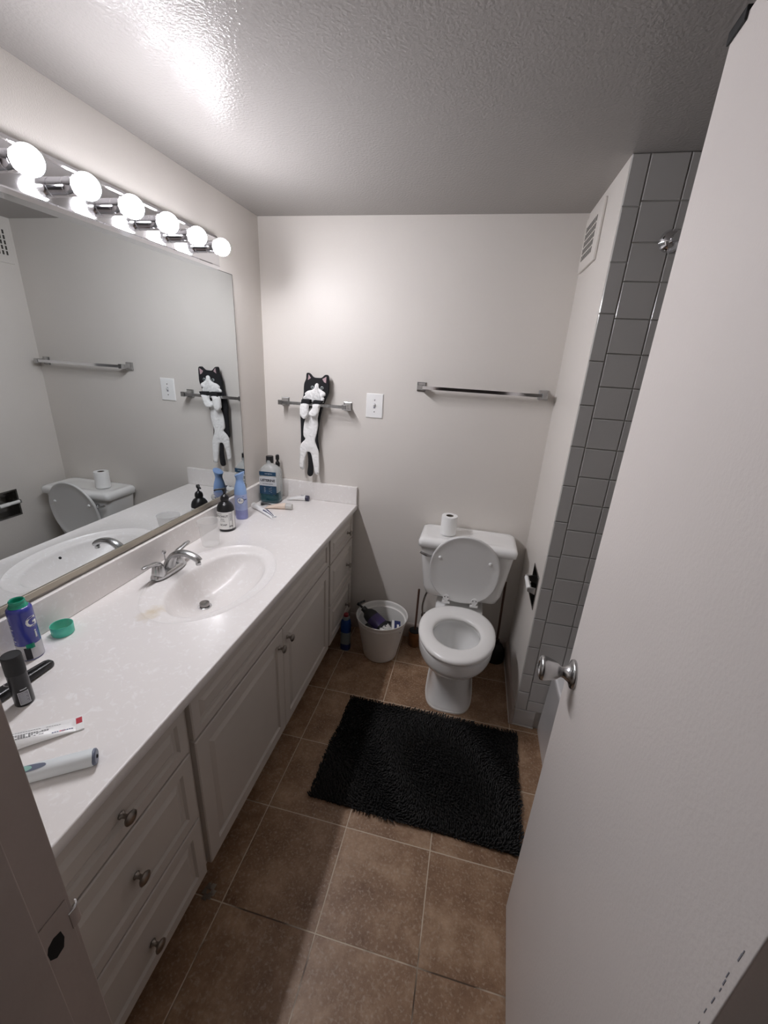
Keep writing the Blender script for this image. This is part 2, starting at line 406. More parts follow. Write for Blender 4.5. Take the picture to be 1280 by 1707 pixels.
struct('trim_2', bm, M['trim'], bev=.002)
bm = BM(); box(bm, DX0, DX1, YF - .125, YF - .002, DZ, DZ + .0199); struct('trim_3', bm, M['trim'])
# dim hallway behind the camera
bm = BM(); box(bm, -.12, 2.45, -3.42, -3.5, 0, H); struct('wall_hall', bm, M['hall'])
bm = BM(); box(bm, -.12, -.02, -3.42, YF - .12, 0, H); struct('wall_hall_left', bm, M['hall'])
bm = BM(); box(bm, 2.33, 2.45, -3.42, YF - .12, 0, H); struct('wall_hall_right', bm, M['hall'])
# baseboards
def baseboard(name, pts_fn, L):
    bm = BM(); prof = [(0, 0), (.013, 0), (.013, .078), (.009, .090), (.004, .096), (0, .098)]
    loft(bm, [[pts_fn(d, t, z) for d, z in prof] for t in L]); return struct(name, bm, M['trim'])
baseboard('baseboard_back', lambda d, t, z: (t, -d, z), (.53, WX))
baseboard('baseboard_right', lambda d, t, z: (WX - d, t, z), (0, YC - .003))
bm = BM(); tube(bm, [(WX - .013, -.0, .004), (WX - .013, YC, .004), (1.60, YC - .004, .004)], .004, 8)
struct('trim_4', bm, M['caulk'])

# ------------------------------------------------------------------ door slab (hinged on the right jamb, opened into the room)
fx, fy, hx, hy = 1.436, -1.285, 1.400, -1.93
dlen = math.hypot(fx - hx, fy - hy); drz = -math.atan2(fx - hx, fy - hy)
door = bpy.data.objects.new('door_1', None); C.objects.link(door); door.location = (hx, hy, 0); door.rotation_euler = (0, 0, drz); door['kind'] = 'structure'
door['label'] = 'plain off-white flush door opened into the bathroom'; door['category'] = 'door'
bm = BM(); box(bm, 0, .036, 0, dlen, .012, 2.083); obj('door_slab', bm, M['door'], door, bev=.0015)
# worn chips along the hinge side edge
bm = BM()
for i in range(26):
    z = 1.0 + i * .009 + random.uniform(-.002, .002)
    if random.random() < .5: continue
    h_ = random.uniform(.002, .005); w_ = random.uniform(.0002, .0006); yy = .0085 + random.uniform(-.0008, .0008)
    box(bm, -.0004, .0002, yy - w_, yy + w_, z - h_, z + h_)
obj('paint_chips', bm, M['inkgrey'], door)
def rotY(a): return Matrix.Rotation(a, 4, 'Y')
kz, ky = .985, dlen - .060
mt = Matrix.Translation((0, ky, kz)) @ rotY(-PI / 2)
bm = BM(); lathe(bm, [(.0, 0), (.032, 0), (.0325, .003), (.031, .007), (.024, .0095), (.020, .011), (.0165, .016), (.0125, .022), (.0115, .027), (0, .027)], 48, mt)
rose = obj('rosette', bm, M['chrome_s'], door, ang=50)
bm = BM(); lathe(bm, [(0, .026), (.0115, .026), (.013, .030), (.0185, .036), (.0225, .046), (.0265, .060), (.0275, .066), (.0265, .071), (.022, .074), (.015, .0745), (.0145, .0728), (0, .0728)], 48, mt)
obj('door_knob', bm, M['chrome_s'], door, ang=50)
bm = BM()   # black rubber pad hooked over the top free corner
box(bm, -.004, -.0002, dlen - .05, dlen + .003, 2.072, 2.088); box(bm, -.004, .040, dlen - .05, dlen + .003, 2.0835, 2.0885)
obj('corner_pad', bm, M['blackm'], door, bev=.0015)

# ------------------------------------------------------------------ tub and shower fittings
tub = thing('bathtub', 'white enamel bathtub in the tiled alcove behind the open door', 'bathtub', (1.62, -1.2, 0))
bm = BM(); x0, x1, y0, y1, zt = 0, .675, -.74, .665, .385
def rrect(ax0, ax1, ay0, ay1, r, z, k=8):
    out = []
    for cx_, cy_, a0 in ((ax1 - r, ay1 - r, 0), (ax0 + r, ay1 - r, PI / 2), (ax0 + r, ay0 + r, PI), (ax1 - r, ay0 + r, 1.5 * PI)):
        for i in range(k + 1):
            a = a0 + PI / 2 * i / k; out.append((cx_ + r * cos(a), cy_ + r * sin(a), z))
    return out
loft(bm, [rrect(0.0, x1, y0, y1, .004, 0), rrect(-.002, x1, y0, y1, .006, .03), rrect(0.008, x1, y0, y1, .01, .34), rrect(-.002, x1, y0, y1, .01, .365), rrect(.0, x1, y0, y1, .012, .38), rrect(.006, x1, y0, y1, .012, zt),
          rrect(.06, x1 - .05, y0 + .06, y1 - .07, .08, zt), rrect(.075, x1 - .065, y0 + .08, y1 - .09, .09, zt - .02), rrect(.11, x1 - .10, y0 + .2, y1 - .13, .12, .08)])
obj('tub_body', bm, M['tub'], tub)
rod = thing('shower_rod', 'chrome shower curtain rod flange on the tiled end wall', 'shower rod', (1.661, YC - .003, 2.006))
mt = Matrix.Rotation(PI / 2, 4, 'X')
bm = BM(); lathe(bm, [(0, 0), (.032, 0), (.033, .003), (.030, .010), (.022, .018), (.016, .022), (0, .022)], 32, mt); obj('flange', bm, M['chrome'], rod)
bm = BM(); tube(bm, [(0, -.02, 0), (0, -1.414, 0)], .0125, 24); obj('rod', bm, M['chrome'], rod)
bm = BM(); lathe(bm, [(0, .0), (.005, 0), (.005, .003), (0, .003)], 10, Matrix.Translation((-.022, -.013, .006)) @ mt); obj('screw', bm, M['chrome_d'], rod)

# ------------------------------------------------------------------ mirror and light bar
mir = thing('wall_mirror', 'large frameless wall mirror above the vanity backsplash', 'mirror', (0, -1.1, .955))
bm = BM(); box(bm, .0008, .006, -.83, .83, .008, .979); obj('mirror_glass', bm, M['mirror'], mir, smooth=False)
bm = BM(); box(bm, .0005, .0008, -.832, .832, .005, .981); box(bm, .0008, .0061, .83, .832, .008, .981); box(bm, .0008, .0061, -.83, .83, .979, .981); obj('mirror_edge', bm, M['blackm'], mir, label='dark mirror edge')
bm = BM(); box(bm, .0005, .0105, -.832, .832, -.011, .0075); obj('bottom_channel', bm, M['channel'], mir, bev=.0012, label='brownish metal bottom channel')

LY0 = -.405
lt = thing('vanity_light', 'mirrored chrome vanity light bar with six round glowing bulbs', 'light fixture', (0, -.95, 1.99))
bm = BM(); y1, y0 = LY0 + .95, -1.405 + .95
prof = [(.0005, -.060), (.030, -.060), (.036, -.050), (.034, -.046), (.034, .046), (.036, .050), (.030, .060), (.0005, .060)]
loft(bm, [[(x, y0, z) for x, z in prof], [(x, y1, z) for x, z in prof]]); obj('back_plate', bm, M['chrome'], lt, ang=20)
mt = rotY(PI / 2)
socks = []
for i in range(6):
    y = -.507 - .1475 * i + .95
    if i == 0:
        bm = BM(); lathe(bm, [(0, .034), (.021, .034), (.021, .056), (.0195, .057), (.0195, .0595), (.0215, .060), (.0215, .082), (.0240, .085), (.0240, .090), (.021, .090), (.020, .084), (0, .084)], 32, mt)
        s = obj('socket', bm, M['chrome'], lt, ang=40, loc=(0, y, -.001))
        bm = BM()
        pr = [(0, .082), (.0165, .082)] + [(.0300 * sin(PI * k / 24), .114 - .0300 * cos(PI * k / 24)) for k in range(5, 25)]
        lathe(bm, pr, 32, mt); bl = obj('bulb', bm, M['bulb'], s, ang=80, label='glowing round bulb')
        socks.append(s)
    else:
        c = socks[0].copy(); C.objects.link(c); c.location = (0, y, -.001)
        b2 = socks[0].children[0].copy(); C.objects.link(b2); b2.parent = c

# ------------------------------------------------------------------ vanity: three cabinets and a counter
XF = .530     # front face of doors and drawers
def raised_panel(bm, y0, y1, z0, z1, fr=.036, th=.018):
    """slab with a routed groove round a raised centre; front faces +x, local x=0 is the front"""
    def ring(i, x): return [(x, y0 + i, z0 + i), (x, y1 - i, z0 + i), (x, y1 - i, z1 - i), (x, y0 + i, z1 - i)]
    g = .014
    loft(bm, [ring(0, -th), ring(0, -.003), ring(.003, 0), ring(fr, 0), ring(fr + .004, -.0075), ring(fr + g, -.0075), ring(fr + g + .014, -.0005)])
def knob(parent, y, z):
    mt = Matrix.Translation((0, y, z)) @ rotY(PI / 2)
    bm = BM(); lathe(bm, [(0, 0), (.0085, 0), (.009, .0015), (.006, .004), (.0048, .010), (.006, .016), (.013, .0195), (.0155, .0225), (.0155, .0245), (.012, .0275), (.006, .029), (0, .0293)], 28, mt)
    return obj('knob', bm, M['nickel'], parent, ang=45, label='dark metal knob')
def drawer_bank(label, y0, y1, ky):
    t = thing('drawer_cabinet', label, 'cabinet', (XF, y0, 0)); L = y1 - y0
    bm = BM(); box(bm, -.528, -.0185, 0.001, L - .001, .135, .797); obj('body', bm, M['vanity'], t)
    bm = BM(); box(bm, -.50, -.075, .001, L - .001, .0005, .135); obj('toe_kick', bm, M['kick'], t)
    for z0, z1, kzz, fr in ((.636, .786, .700, .030), (.388, .628, .500, .036), (.141, .380, .235, .036)):
        bm = BM(); raised_panel(bm, .008, L - .008, z0, z1, fr); d = obj('drawer', bm, M['vanity'], t, ang=20)
        knob(d, ky - y0, kzz)
    return t
near = drawer_bank('three-drawer end of the white vanity nearest the doorway', -1.925, -1.482, -1.70)
far = drawer_bank('three-drawer end of the white vanity beside the back wall', -.412, -.012, -.128)
sk = thing('sink_cabinet', 'wide white sink cabinet with two raised-panel doors, between the drawer banks', 'cabinet', (XF, -1.480, 0))
L = 1.066
bm = BM(); box(bm, -.528, -.0185, .001, L - .001, .135, .797)
# hollow body: leave room for the basin above
bm.free(); bm = BM(); box(bm, -.528, -.0185, .001, L - .001, .135, .60); box(bm, -.035, -.0185, .001, L - .001, .60, .797)
obj('body', bm, M['vanity'], sk)
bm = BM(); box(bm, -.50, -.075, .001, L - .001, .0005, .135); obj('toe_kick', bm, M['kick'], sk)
bm = BM(); raised_panel(bm, .012, L - .012, .645, .786, .026); obj('false_drawer_front', bm, M['vanity'], sk, ang=20)
for y0, y1, kk in ((.012, L / 2 - .0015, L / 2 - .035), (L / 2 + .0015, L - .012, L / 2 + .037)):
    bm = BM(); raised_panel(bm, y0, y1, .141, .636, .046); d = obj('door', bm, M['vanity'], sk, ang=20); knob(d, kk, .572)

# counter with integral basin
ZT = .8304; CX, CY, CA, CB = .30, -.98, .14, .235
ct = thing('countertop', 'white cultured marble vanity top with an integral oval sink', 'countertop', (0, 0, ZT))
bm = BM()
x0, x1, y0, y1 = .0, .5496, -1.42, -.56
angs = sorted(set([round(2 * PI * k / 120, 6) for k in range(120)] + [round(math.atan2(yy - CY, xx - CX) % (2 * PI), 6) for xx in (x0 + .0, x1 - .005) for yy in (y0, y1)]))
xr = x1 - .005
DXc, DYc, DZc = .243, -1.0, -.118     # drain
def rectpt(a):
    c, s = cos(a), sin(a); t = 1e9
    if c > 1e-9: t = min(t, (xr - CX) / c)
    if c < -1e-9: t = min(t, (x0 - CX) / c)
    if s > 1e-9: t = min(t, (y1 - CY) / s)
    if s < -1e-9: t = min(t, (y0 - CY) / s)
    return (CX + c * t, CY + s * t, 0)
OX, OA, OB = .283, .205, .292
rings = [[rectpt(a) for a in angs]]
def ell(cx, cy, a_, b_, z, ang): return (cx + a_ * cos(ang), cy + b_ * sin(ang), z)
def par(a):  # parameter angle on ellipse giving direction a roughly
    return math.atan2(sin(a) / CB, cos(a) / CA)
for k, z in ((1.0, 0), (.988, .0014), (.970, -.002), (.955, -.0045)):
    rings.append([ell(OX, CY, OA * k, OB * k, z, par(a)) for a in angs])
for k, z in ((1.08, -.0055), (1.03, -.0070), (1.0, -.0105), (.975, -.016), (.95, -.026)):
    rings.append([ell(CX, CY, CA * k, CB * k, z, par(a)) for a in angs])
for i in range(1, 13):
    t = i / 12; k = .95 * (1 - t) + .125 * t
    # bowl profile: steep side then flat bottom
    dz = -.026 + (DZc + .026) * (1 - (1 - t) ** 2.4)
    cx_ = CX + (DXc - CX) * t; cy_ = CY + (DYc - CY) * t
    ca = CA * .95 * (1 - t) + .022 * t; cb = CB * .95 * (1 - t) + .022 * t
    rings.append([ell(cx_, cy_, ca, cb, dz, par(a) if t < 1 else par(a)) for a in angs])
loft(bm, rings, cap0=False, cap1=True)
# rest of the slab: flat ends, rolled front edge, underside lip
edge = [(xr, 0), (x1 - .0025, -.0003), (x1 - .0007, -.0013), (x1, -.0032), (x1, -.028), (x1 - .003, -.031), (x1 - .035, -.031)]
def strip(ya, yb):
    for (xa, za), (xb_, zb) in zip(edge, edge[1:]):
        bm.faces.new([bm.verts.new(p) for p in ((xa, ya, za), (xb_, ya, zb), (xb_, yb, zb), (xa, yb, za))])
YN = -1.946
strip(YN, -.003)
for ya, yb in ((YN, y0), (y1, -.003)):
    bm.faces.new([bm.verts.new(p) for p in ((x0, ya, 0), (xr, ya, 0), (xr, yb, 0), (x0, yb, 0))])
    bm.faces.new([bm.verts.new(p) for p in ((x0, ya, -.031), (xr, ya, -.031), (xr, yb, -.031), (x0, yb, -.031))])
bmesh.ops.remove_doubles(bm, verts=bm.verts, dist=.0001)
obj('slab', bm, M['stone'], ct, ang=50)
bm = BM(); box(bm, .0006, .020, YN, -.003, .0004, .1035); obj('backsplash', bm, M['stone'], ct, bev=.003, seg=3)
bm = BM(); box(bm, .0205, .547, -.020, -.0006, .0004, .1035); obj('side_splash', bm, M['stone'], ct, bev=.003, seg=3)
mt = Matrix.Translation((DXc, DYc, DZc))
bm = BM(); lathe(bm, [(0, .0005), (.024, .0005), (.0245, .002), (.022, .0035), (.0185, .003), (.018, -.004), (0, -.004)], 32, mt); dr = obj('drain', bm, M['chrome'], ct)
bm = BM(); lathe(bm, [(0, -.003), (.012, -.003), (.012, .003), (.0175, .0045), (.0178, .0145), (.0165, .017), (.010, .018), (0, .018)], 32, mt); obj('stopper', bm, M['chrome_d'], dr)
bm = BM(); lathe(bm, [(0, 0), (.0055, 0), (.0055, .004), (0, .004)], 16, Matrix.Translation((CX + CA * .925, CY, -.034)) @ rotY(-PI / 2 + .45)); obj('overflow_hole', bm, M['dark'], ct, label='small dark overflow hole')

# faucet
fa = thing('faucet', 'two-handle brushed chrome faucet behind the oval sink', 'faucet', (.095, -.985, ZT))
bm = BM()
secs = []
for z, a_, b_ in ((0, .030, .082), (.004, .031, .083), (.012, .0285, .080), (.018, .024, .074), (.020, .016, .062)):
    secs.append(superell(0, 0, a_, b_, 2.6, z, 48))
loft(bm, secs); obj('base', bm, M['chrome_s'], fa, ang=60)
for sg in (-1, 1):
    bm = BM(); lathe(bm, [(0, .004), (.0255, .004), (.0245, .014), (.022, .026), (.0195, .040), (.0165, .050), (.010, .056), (0, .057)], 32, Matrix.Translation((0, .051 * sg, 0)))
    pts = smooth_path([(0, .047 * sg, .046), (.001, .060 * sg, .056), (.002, .078 * sg, .0615), (.002, .100 * sg, .0655), (.002, .122 * sg, .069)], 4)
    tube(bm, pts, lerp_list([.0135, .013, .0115, .0105, .0105, .006], len(pts)), 18, lerp_list([.9, .75, .62, .6, .65, .6], len(pts)))
    obj('handle', bm, M['chrome_s'], fa, ang=60)
bm = BM()
pts = smooth_path([(.0, 0, .010), (.012, 0, .040), (.032, 0, .070), (.062, 0, .084), (.095, 0, .083), (.122, 0, .073), (.136, 0, .062)], 5)
tube(bm, pts, lerp_list([.026, .0225, .018, .0165, .016, .0155, .0150, .0135], len(pts)), 24, lerp_list([.9, .85, .8, .75, .72, .7, .75, .8], len(pts)))
sp = obj('spout', bm, M['chrome_s'], fa, ang=60)
bm = BM(); lathe(bm, [(0, 0), (.009, 0), (.009, .010), (0, .010)], 20, Matrix.Translation((.130, 0, .047))); obj('aerator', bm, M['chrome_s'], sp)
bm = BM(); tube(bm, [(-.022, .012, .006), (-.022, .012, .062)], .0025, 12); lathe(bm, [(0, 0), (.004, 0), (.0065, .004), (.0085, .010), (.0065, .0145), (0, .016)], 20, Matrix.Translation((-.022, .012, .060))); obj('lift_rod', bm, M['chrome'], fa)

# ------------------------------------------------------------------ things on the counter
Zc = ZT + .0004
# cup
cup = thing('plastic_cup', 'empty clear ribbed plastic cup beside the faucet', 'cup', (.103, -.7365, Zc))
bm = BM(); R = [(0, .001), (.031, .0), (.0345, .002)]
prof = [(.0, .0), (.032, .0), (.0345, .003)]
for i in range(14):
    t = i / 13; prof.append((.0345 + .0112 * t + (.00035 if i % 2 else 0), .004 + .102 * t))
prof += [(.0470, .107), (.0478, .109), (.0470, .111)]
prof += [(.0455, .110), (.0447, .105)] + [(.0345 + .0112 * (i / 13) - .0011, .004 + .102 * i / 13) for i in range(13, -1, -1)] + [(.031, .0045), (0, .0045)]
lathe(bm, prof, 56); obj('cup_wall', bm, M['cup'], cup, ang=60)

# hand soap
so = thing('soap_bottle', 'black pump soap bottle with a black and white label', 'soap dispenser', (.0724, -.5637, Zc))
bm = BM(); lathe(bm, [(0, 0), (.036, 0), (.0384, .003), (.0384, .098), (.0375, .108), (.0335, .120), (.026, .131), (.016, .138), (.014, .142), (0, .142)], 48); obj('bottle', bm, M['black'], so, ang=60)
bm = BM(); lathe(bm, [(0, .138), (.0155, .138), (.018, .143), (.0185, .152), (.0165, .162), (.011, .168), (.006, .171), (.0045, .176), (.0045, .190), (0, .190)], 32); pu = obj('pump_collar', bm, M['black'], so, ang=60)
bm = BM(); lathe(bm, [(0, .186), (.0075, .186), (.0085, .190), (.0085, .198), (.0065, .201), (0, .2015)], 24)
tube(bm, smooth_path([(0, 0, .195), (-.012, -.010, .1965), (-.028, -.024, .1955), (-.031, -.0265, .191)], 4), .0040, 12); obj('pump_head', bm, M['black'], pu, ang=60)
A0 = math.atan2(-1.6, 1.07)   # side turned to the doorway
pl = cylplace(.0386, A0 - .25, .052)
bm = BM(); sheet(bm, pl, -.062, .036, -.040, .044, 0, .0003, 26, 1); lb = obj('label_band', bm, M['lab_white'], so, label='white printed label')
bm = BM(); sheet(bm, pl, .0385, .058, -.040, .044, 0, .0003, 8, 1); obj('label_band', bm, M['lab_white'], so, label='white printed side label')
pt = lambda z, a: cylplace(.0389, A0 - .25 + a, z)
for s, z, sz, a in (('COCONUT', .076, .0135, -.42), ('MILK', .0625, .0075, -.20), ('+ OIL', .0535, .0085, -.17), ('SOAP', .034, .0125, -.12), ('HAND WASH', .088, .0045, -.6)):
    text('lettering', s, sz, M['ink'], lb, cylplace(.0389, A0 - .25 + a, z), bold=.0002 if sz > .01 else 0)
bm = BM()
sheet(bm, cylplace(.0389, A0 + .30, .052), -.0005, .0005, -.036, .040, 0, .0002)
for k in range(9): sheet(bm, cylplace(.0389, A0 + .30, .052), .003, .013, .002 + k * .0042, .0036 + k * .0042, 0, .0002, 4, 1)
sheet(bm, cylplace(.0389, A0 + .30, .052), .0145, .017, .002, .037, 0, .0002, 1, 1)
obj('fine_print', bm, M['inkgrey'], lb)
bm = BM(); cp = cylplace(.0389, A0 + .50, .026)
for k in range(20):
    a, b = 2 * PI * k / 20, 2 * PI * (k + 1) / 20
    v = [bm.verts.new(cp(r * cos(t), r * sin(t) * .75, .0002)) for r, t in ((.0066, a), (.0066, b), (.0052, b), (.0052, a))]; bm.faces.new(v)
sheet(bm, cp, -.009, .009, -.0012, .0012, 0, .0003, 4, 1); obj('round_seal', bm, M['ink'], lb)

# air freshener
fr = thing('air_freshener', 'slim blue and lavender air freshener can by the mirror', 'air freshener', (.0625, -.414, Zc))
bm = BM(); lathe(bm, [(0, 0), (.0275, 0), (.0298, .004), (.0298, .020), (.0296, .048)], 44); obj('lower_can', bm, M['fresh_low'], fr, ang=60)
bm = BM(); lathe(bm, [(0, .046), (.0297, .048), (.0303, .070), (.0303, .110), (.0298, .130), (0, .130)], 44); can = obj('can', bm, M['fresh_body'], fr, ang=60)
bm = BM(); lathe(bm, [(0, .128), (.0299, .129), (.0293, .142), (.0272, .158), (.0235, .174), (.0195, .187), (.0172, .197), (.0170, .203), (.0195, .212), (.0235, .221), (.0240, .223), (.0225, .2245), (0, .222)], 44)
for v in bm.verts:
    if v.co.z > .203:
        k = (v.co.z - .203) / .018; v.co.z += k * (.006 + .42 * (v.co.x * .9 + v.co.y * .2)); v.co.x += k * .001
obj('spray_top', bm, M['fresh_top'], fr, ang=60)
A1 = A0 - .12
bm = BM()
cp = cylplace(.0306, A1, .100)
def disc(bm, cp, r, d, n=28):
    bm.faces.new([bm.verts.new(cp(r * cos(2 * PI * k / n), r * sin(2 * PI * k / n), d)) for k in range(n)])
disc(bm, cp, .0165, .0004); obj('logo_ring', bm, M['navy'], can)
bm = BM(); disc(bm, cp, .0145, .0008); obj('logo_disc', bm, M['lab_white'], can)
bm = BM(); sheet(bm, cp, .0155, .032, .001, .005, 0, .0005, 6, 1); obj('logo_band', bm, M['navy'], can)
text('lettering', 'febreze', .0068, M['navy'], can, cylplace(.0315, A1, .100), bold=.0001)
text('lettering', 'AIR', .0055, M['navy'], can, cylplace(.0310, A1 + .45, .121))
text('lettering', '4 in 1', .005, M['navy'], can, cylplace(.0310, A1 + .1, .076))

# mouthwash
mw = thing('mouthwash_bottle', 'large mouthwash bottle, teal liquid low inside, black cap, in the counter corner', 'mouthwash', (.0785, -.130, Zc), math.radians(5))
def rsec(a, b, z, n=3.6): return superell(0, 0, a * 1.22, b * 1.42, n, z * 1.13, 48)
bm = BM(); loft(bm, [rsec(.041, .025, 0), rsec(.045, .029, .004), rsec(.046, .030, .02), rsec(.0435, .028, .045), rsec(.042, .027, .053)]); obj('liquid', bm, M['mouthwash'], mw, ang=60, label='teal mouthwash in the bottom')
bm = BM(); loft(bm, [rsec(.042, .027, .0535), rsec(.0425, .028, .08), rsec(.0435, .029, .145), rsec(.043, .0285, .160), rsec(.038, .026, .175, 3), rsec(.026, .021, .186, 2.4), rsec(.016, .016, .192, 2), rsec(.0145, .0145, .212, 2)]); bo = obj('bottle', bm, M['clear'], mw, ang=60)
bm = BM(); lathe(bm, [(0, .222), (.0195, .222), (.0205, .225), (.020, .258), (.0185, .2605), (0, .261)], 32); obj('cap', bm, M['black'], mw)
def face(x, y, d):   # front face, slightly curved
    return Vector((x * 1.22, -.0418 - d + .0030 * (x / .04) ** 2, y * 1.13))
bm = BM(); sheet(bm, face, -.0385, .0385, .140, .160, 0, .0008, 10, 1); l1 = obj('upper_label', bm, M['lab_blue'], bo)
text('lettering', 'ANTISEPTIC', .0065, M['lab_silver'], l1, lambda x, y, d: face(x + .005, y + .150, d + .0009))
bm = BM(); sheet(bm, face, -.040, .040, .090, .134, 0, .0008, 10, 1); l2 = obj('front_label', bm, M['lab_silver'], bo, label='silver front label')
text('lettering', 'LISTERINE', .0165, M['ink'], l2, lambda x, y, d: face(x * .93, y + .1165, d + .0009), bold=.0006)
text('lettering', 'ULTRACLEAN', .0078, M['ink'], l2, lambda x, y, d: face(x, y + .0995, d + .0009))
bm = BM(); sheet(bm, face, -.039, .039, .047, .0895, 0, .0008, 10, 1); l3 = obj('lower_label', bm, M['lab_blue'], bo)
bm = BM()
for k in range(5): sheet(bm, lambda x, y, d: face(x, y, d + .0009), -.018, .018 - (k % 2) * .006, .058 + k * .0055, .0592 + k * .0055, 0, .0002)
obj('fine_print', bm, M['lab_silver'], l3)

# clear bottle behind it
sb = thing('small_pump_bottle', 'clear bottle with a black pump half hidden behind the mouthwash', 'bottle', (.085, -.052, Zc))
bm = BM(); lathe(bm, [(0, 0), (.023, 0), (.024, .003), (.024, .14), (.020, .165), (.011, .18), (.010, .19), (0, .19)], 32); obj('bottle', bm, M['clear'], sb, ang=60)
bm = BM(); lathe(bm, [(0, .186), (.0125, .186), (.0125, .205), (.010, .210), (.007, .214), (.0065, .236), (0, .236)], 24)
lathe(bm, [(0, .224), (.0105, .224), (.0105, .246), (.007, .252), (0, .253)], 24); obj('pump', bm, M['black'], sb, ang=50)

def squeeze_tube(name, label, cat, p0, p1, r, m, capm, capl=.02, capr=None, crimp=True, capname='cap', band=None):
    """tube lying on the counter from crimp p0 to cap end p1"""
    p0, p1 = Vector((*p0, 0)), Vector((*p1, 0)); L = (p1 - p0).length; d = p1 - p0
    t = thing(name, label, cat, (p0.x, p0.y, Zc), math.atan2(d.y, d.x)); capr = capr or r * .9
    bm = BM(); secs = []
    n = 14; lb = L - capl
    for i in range(n + 1):
        u = i / n; x = lb * u
        w = r * (1.35 - .35 * min(1, u * 1.3)); h = .0012 + (r - .0012) * min(1, (u * 1.15)) ** .7
        if not crimp: w, h = r, r
        secs.append([(x, w * cos(2 * PI * k / 28), h + h * sin(2 * PI * k / 28)) for k in range(28)])
    secs.append([(lb + .002, r * .6 * cos(2 * PI * k / 28), r + r * .6 * sin(2 * PI * k / 28)) for k in range(28)])
    loft(bm, secs); bd = obj('tube_body', bm, m, t, ang=60)
    bm = BM(); lathe(bm, [(0, 0), (capr, 0), (capr, capl - .003), (capr * .9, capl), (0, capl)], 28, Matrix.Translation((lb + .0015, 0, max(r, capr))) @ rotY(PI / 2)); obj(capname, bm, capm, t, ang=50)
    return t, bd
t, bd = squeeze_tube('cream_tube', 'white tube with a dark blue cap lying along the side splash', 'tube', (.150, -.068), (.272, -.052), .0155, M['white'], M['darkcap'], .020, .0155)
bm = BM()
for k in range(3): box(bm, .078 + k * .006, .081 + k * .006, -.007, .006 - k * .002, .0297, .0312)
obj('fine_print', bm, M['inkgrey'], bd)
squeeze_tube('lotion_tube', 'peach lotion tube with a clear cap lying in front of the mouthwash', 'tube', (.100, -.236), (.243, -.218), .0165, M['peach'], M['foil'], .034, .0165)
t, bd = squeeze_tube('toothpaste_tube', 'striped white and blue squeezed tube lying behind the air freshener', 'toothpaste', (.212, -.362), (.040, -.262), .0140, M['white'], M['white'], .020, .0145)
bm = BM()
for (a, b, c, e) in ((.012, .003, .090, .009), (.012, -.004, .085, -.011), (.002, -.012, .005, .012)):
    for i in range(8):
        xa, xb2 = a + (c - a) * i / 8, a + (c - a) * (i + 1) / 8; ya = b + (e - b) * i / 8; u = xa / .141
        h = 2 * (.0012 + .0128 * min(1, u * 1.15) ** .7)
        box(bm, xa, xb2, ya - .0016, ya + .0016, h * .55, h * .93 + .0016)
obj('stripe', bm, M['navy'], bd, label='dark blue stripes')
bm = BM(); pts = smooth_path([(0, 0, .006), (.02, .004, .008), (.04, .002, .007), (.062, -.006, .005)], 4); tube(bm, pts, lerp_list([.006, .004, .003, .002], len(pts)), 10)
lathe(bm, [(0, 0), (.008, 0), (.008, .012), (0, .012)], 12, Matrix.Translation((-.004, 0, .0082)) @ rotY(PI / 2))
o = obj('grooming_tool', bm, M['black'], loc=(.063, -.212, Zc)); o.rotation_euler = (0, 0, .2)  # plausible shape for an unidentified small dark tool
tag(o, 'small dark grooming tool lying between the squeezed tubes', 'grooming tool')

# shaving gel can
gl = thing('gel_can', 'blue shaving gel can with a green collar and no cap', 'can', (.0732, -1.4818, Zc))
bm = BM(); lathe(bm, [(0, 0), (.0255, 0), (.0268, .003), (.0268, .140), (.0262, .146), (.021, .152), (0, .152)], 48); can = obj('can_body', bm, M['gelblue'], gl, ang=60)
bm = BM(); lathe(bm, [(0, .148), (.0205, .149), (.0208, .153), (.0178, .158), (.0180, .160), (.0168, .162), (.0172, .168), (.0152, .170), (.0150, .1705), (.013, .168), (.012, .158), (0, .158)], 40); obj('collar', bm, M['gelgreen'], gl, ang=30, label='green threaded collar')
cp = lambda z, a: cylplace(.0270, A0 + a, z)
bm = BM(); sheet(bm, cp(0, 0), -.046, .046, .003, .046, 0, .0003, 22, 1); b1 = obj('lower_band', bm, M['silver'], can, label='silver and black lower band')
bm = BM(); sheet(bm, cylplace(.0274, A0, 0), -.002, .012, .004, .040, 0, .0002, 5, 1); obj('dark_patch', bm, M['ink'], b1)
bm = BM(); sheet(bm, cylplace(.0274, A0, 0), .004, .022, .036, .050, 0, .0002, 6, 1); obj('green_patch', bm, M['gelgreen'], b1)
text('lettering', 'G', .040, M['lab_white'], can, lambda x, y, d: cylplace(.0272, A0 + 1.05, .108)(x, y, d), bold=.0008)
text('lettering', 'i', .034, M['lab_silver'], can, lambda x, y, d: cylplace(.0272, A0 + 1.15, .072)(x, y, d), bold=.0008)
bm = BM()
for k in range(6): sheet(bm, cylplace(.0272, A0 - .8, 0), -.006, .007 - (k % 3) * .003, .060 + k * .0115, .0615 + k * .0115, 0, .0002, 3, 1)
for k in range(5): sheet(bm, cylplace(.0275, A0 - .45, 0), -.010, .008 - (k % 3) * .003, .010 + k * .006, .0112 + k * .006, 0, .0002, 3, 1)
obj('fine_print', bm, M['lab_silver'], can)

# green ring (the cap)
bm = BM(); lathe(bm, [(0, .0), (.0255, 0), (.0272, .002), (.0280, .029), (.0275, .030), (.0262, .029), (.0252, .003), (0, .0028)], 48)
tag(obj('aerosol_cap', bm, M['ringgreen'], ang=50, loc=(.066, -1.386, Zc)), 'translucent green round cap by the backsplash', 'cap')

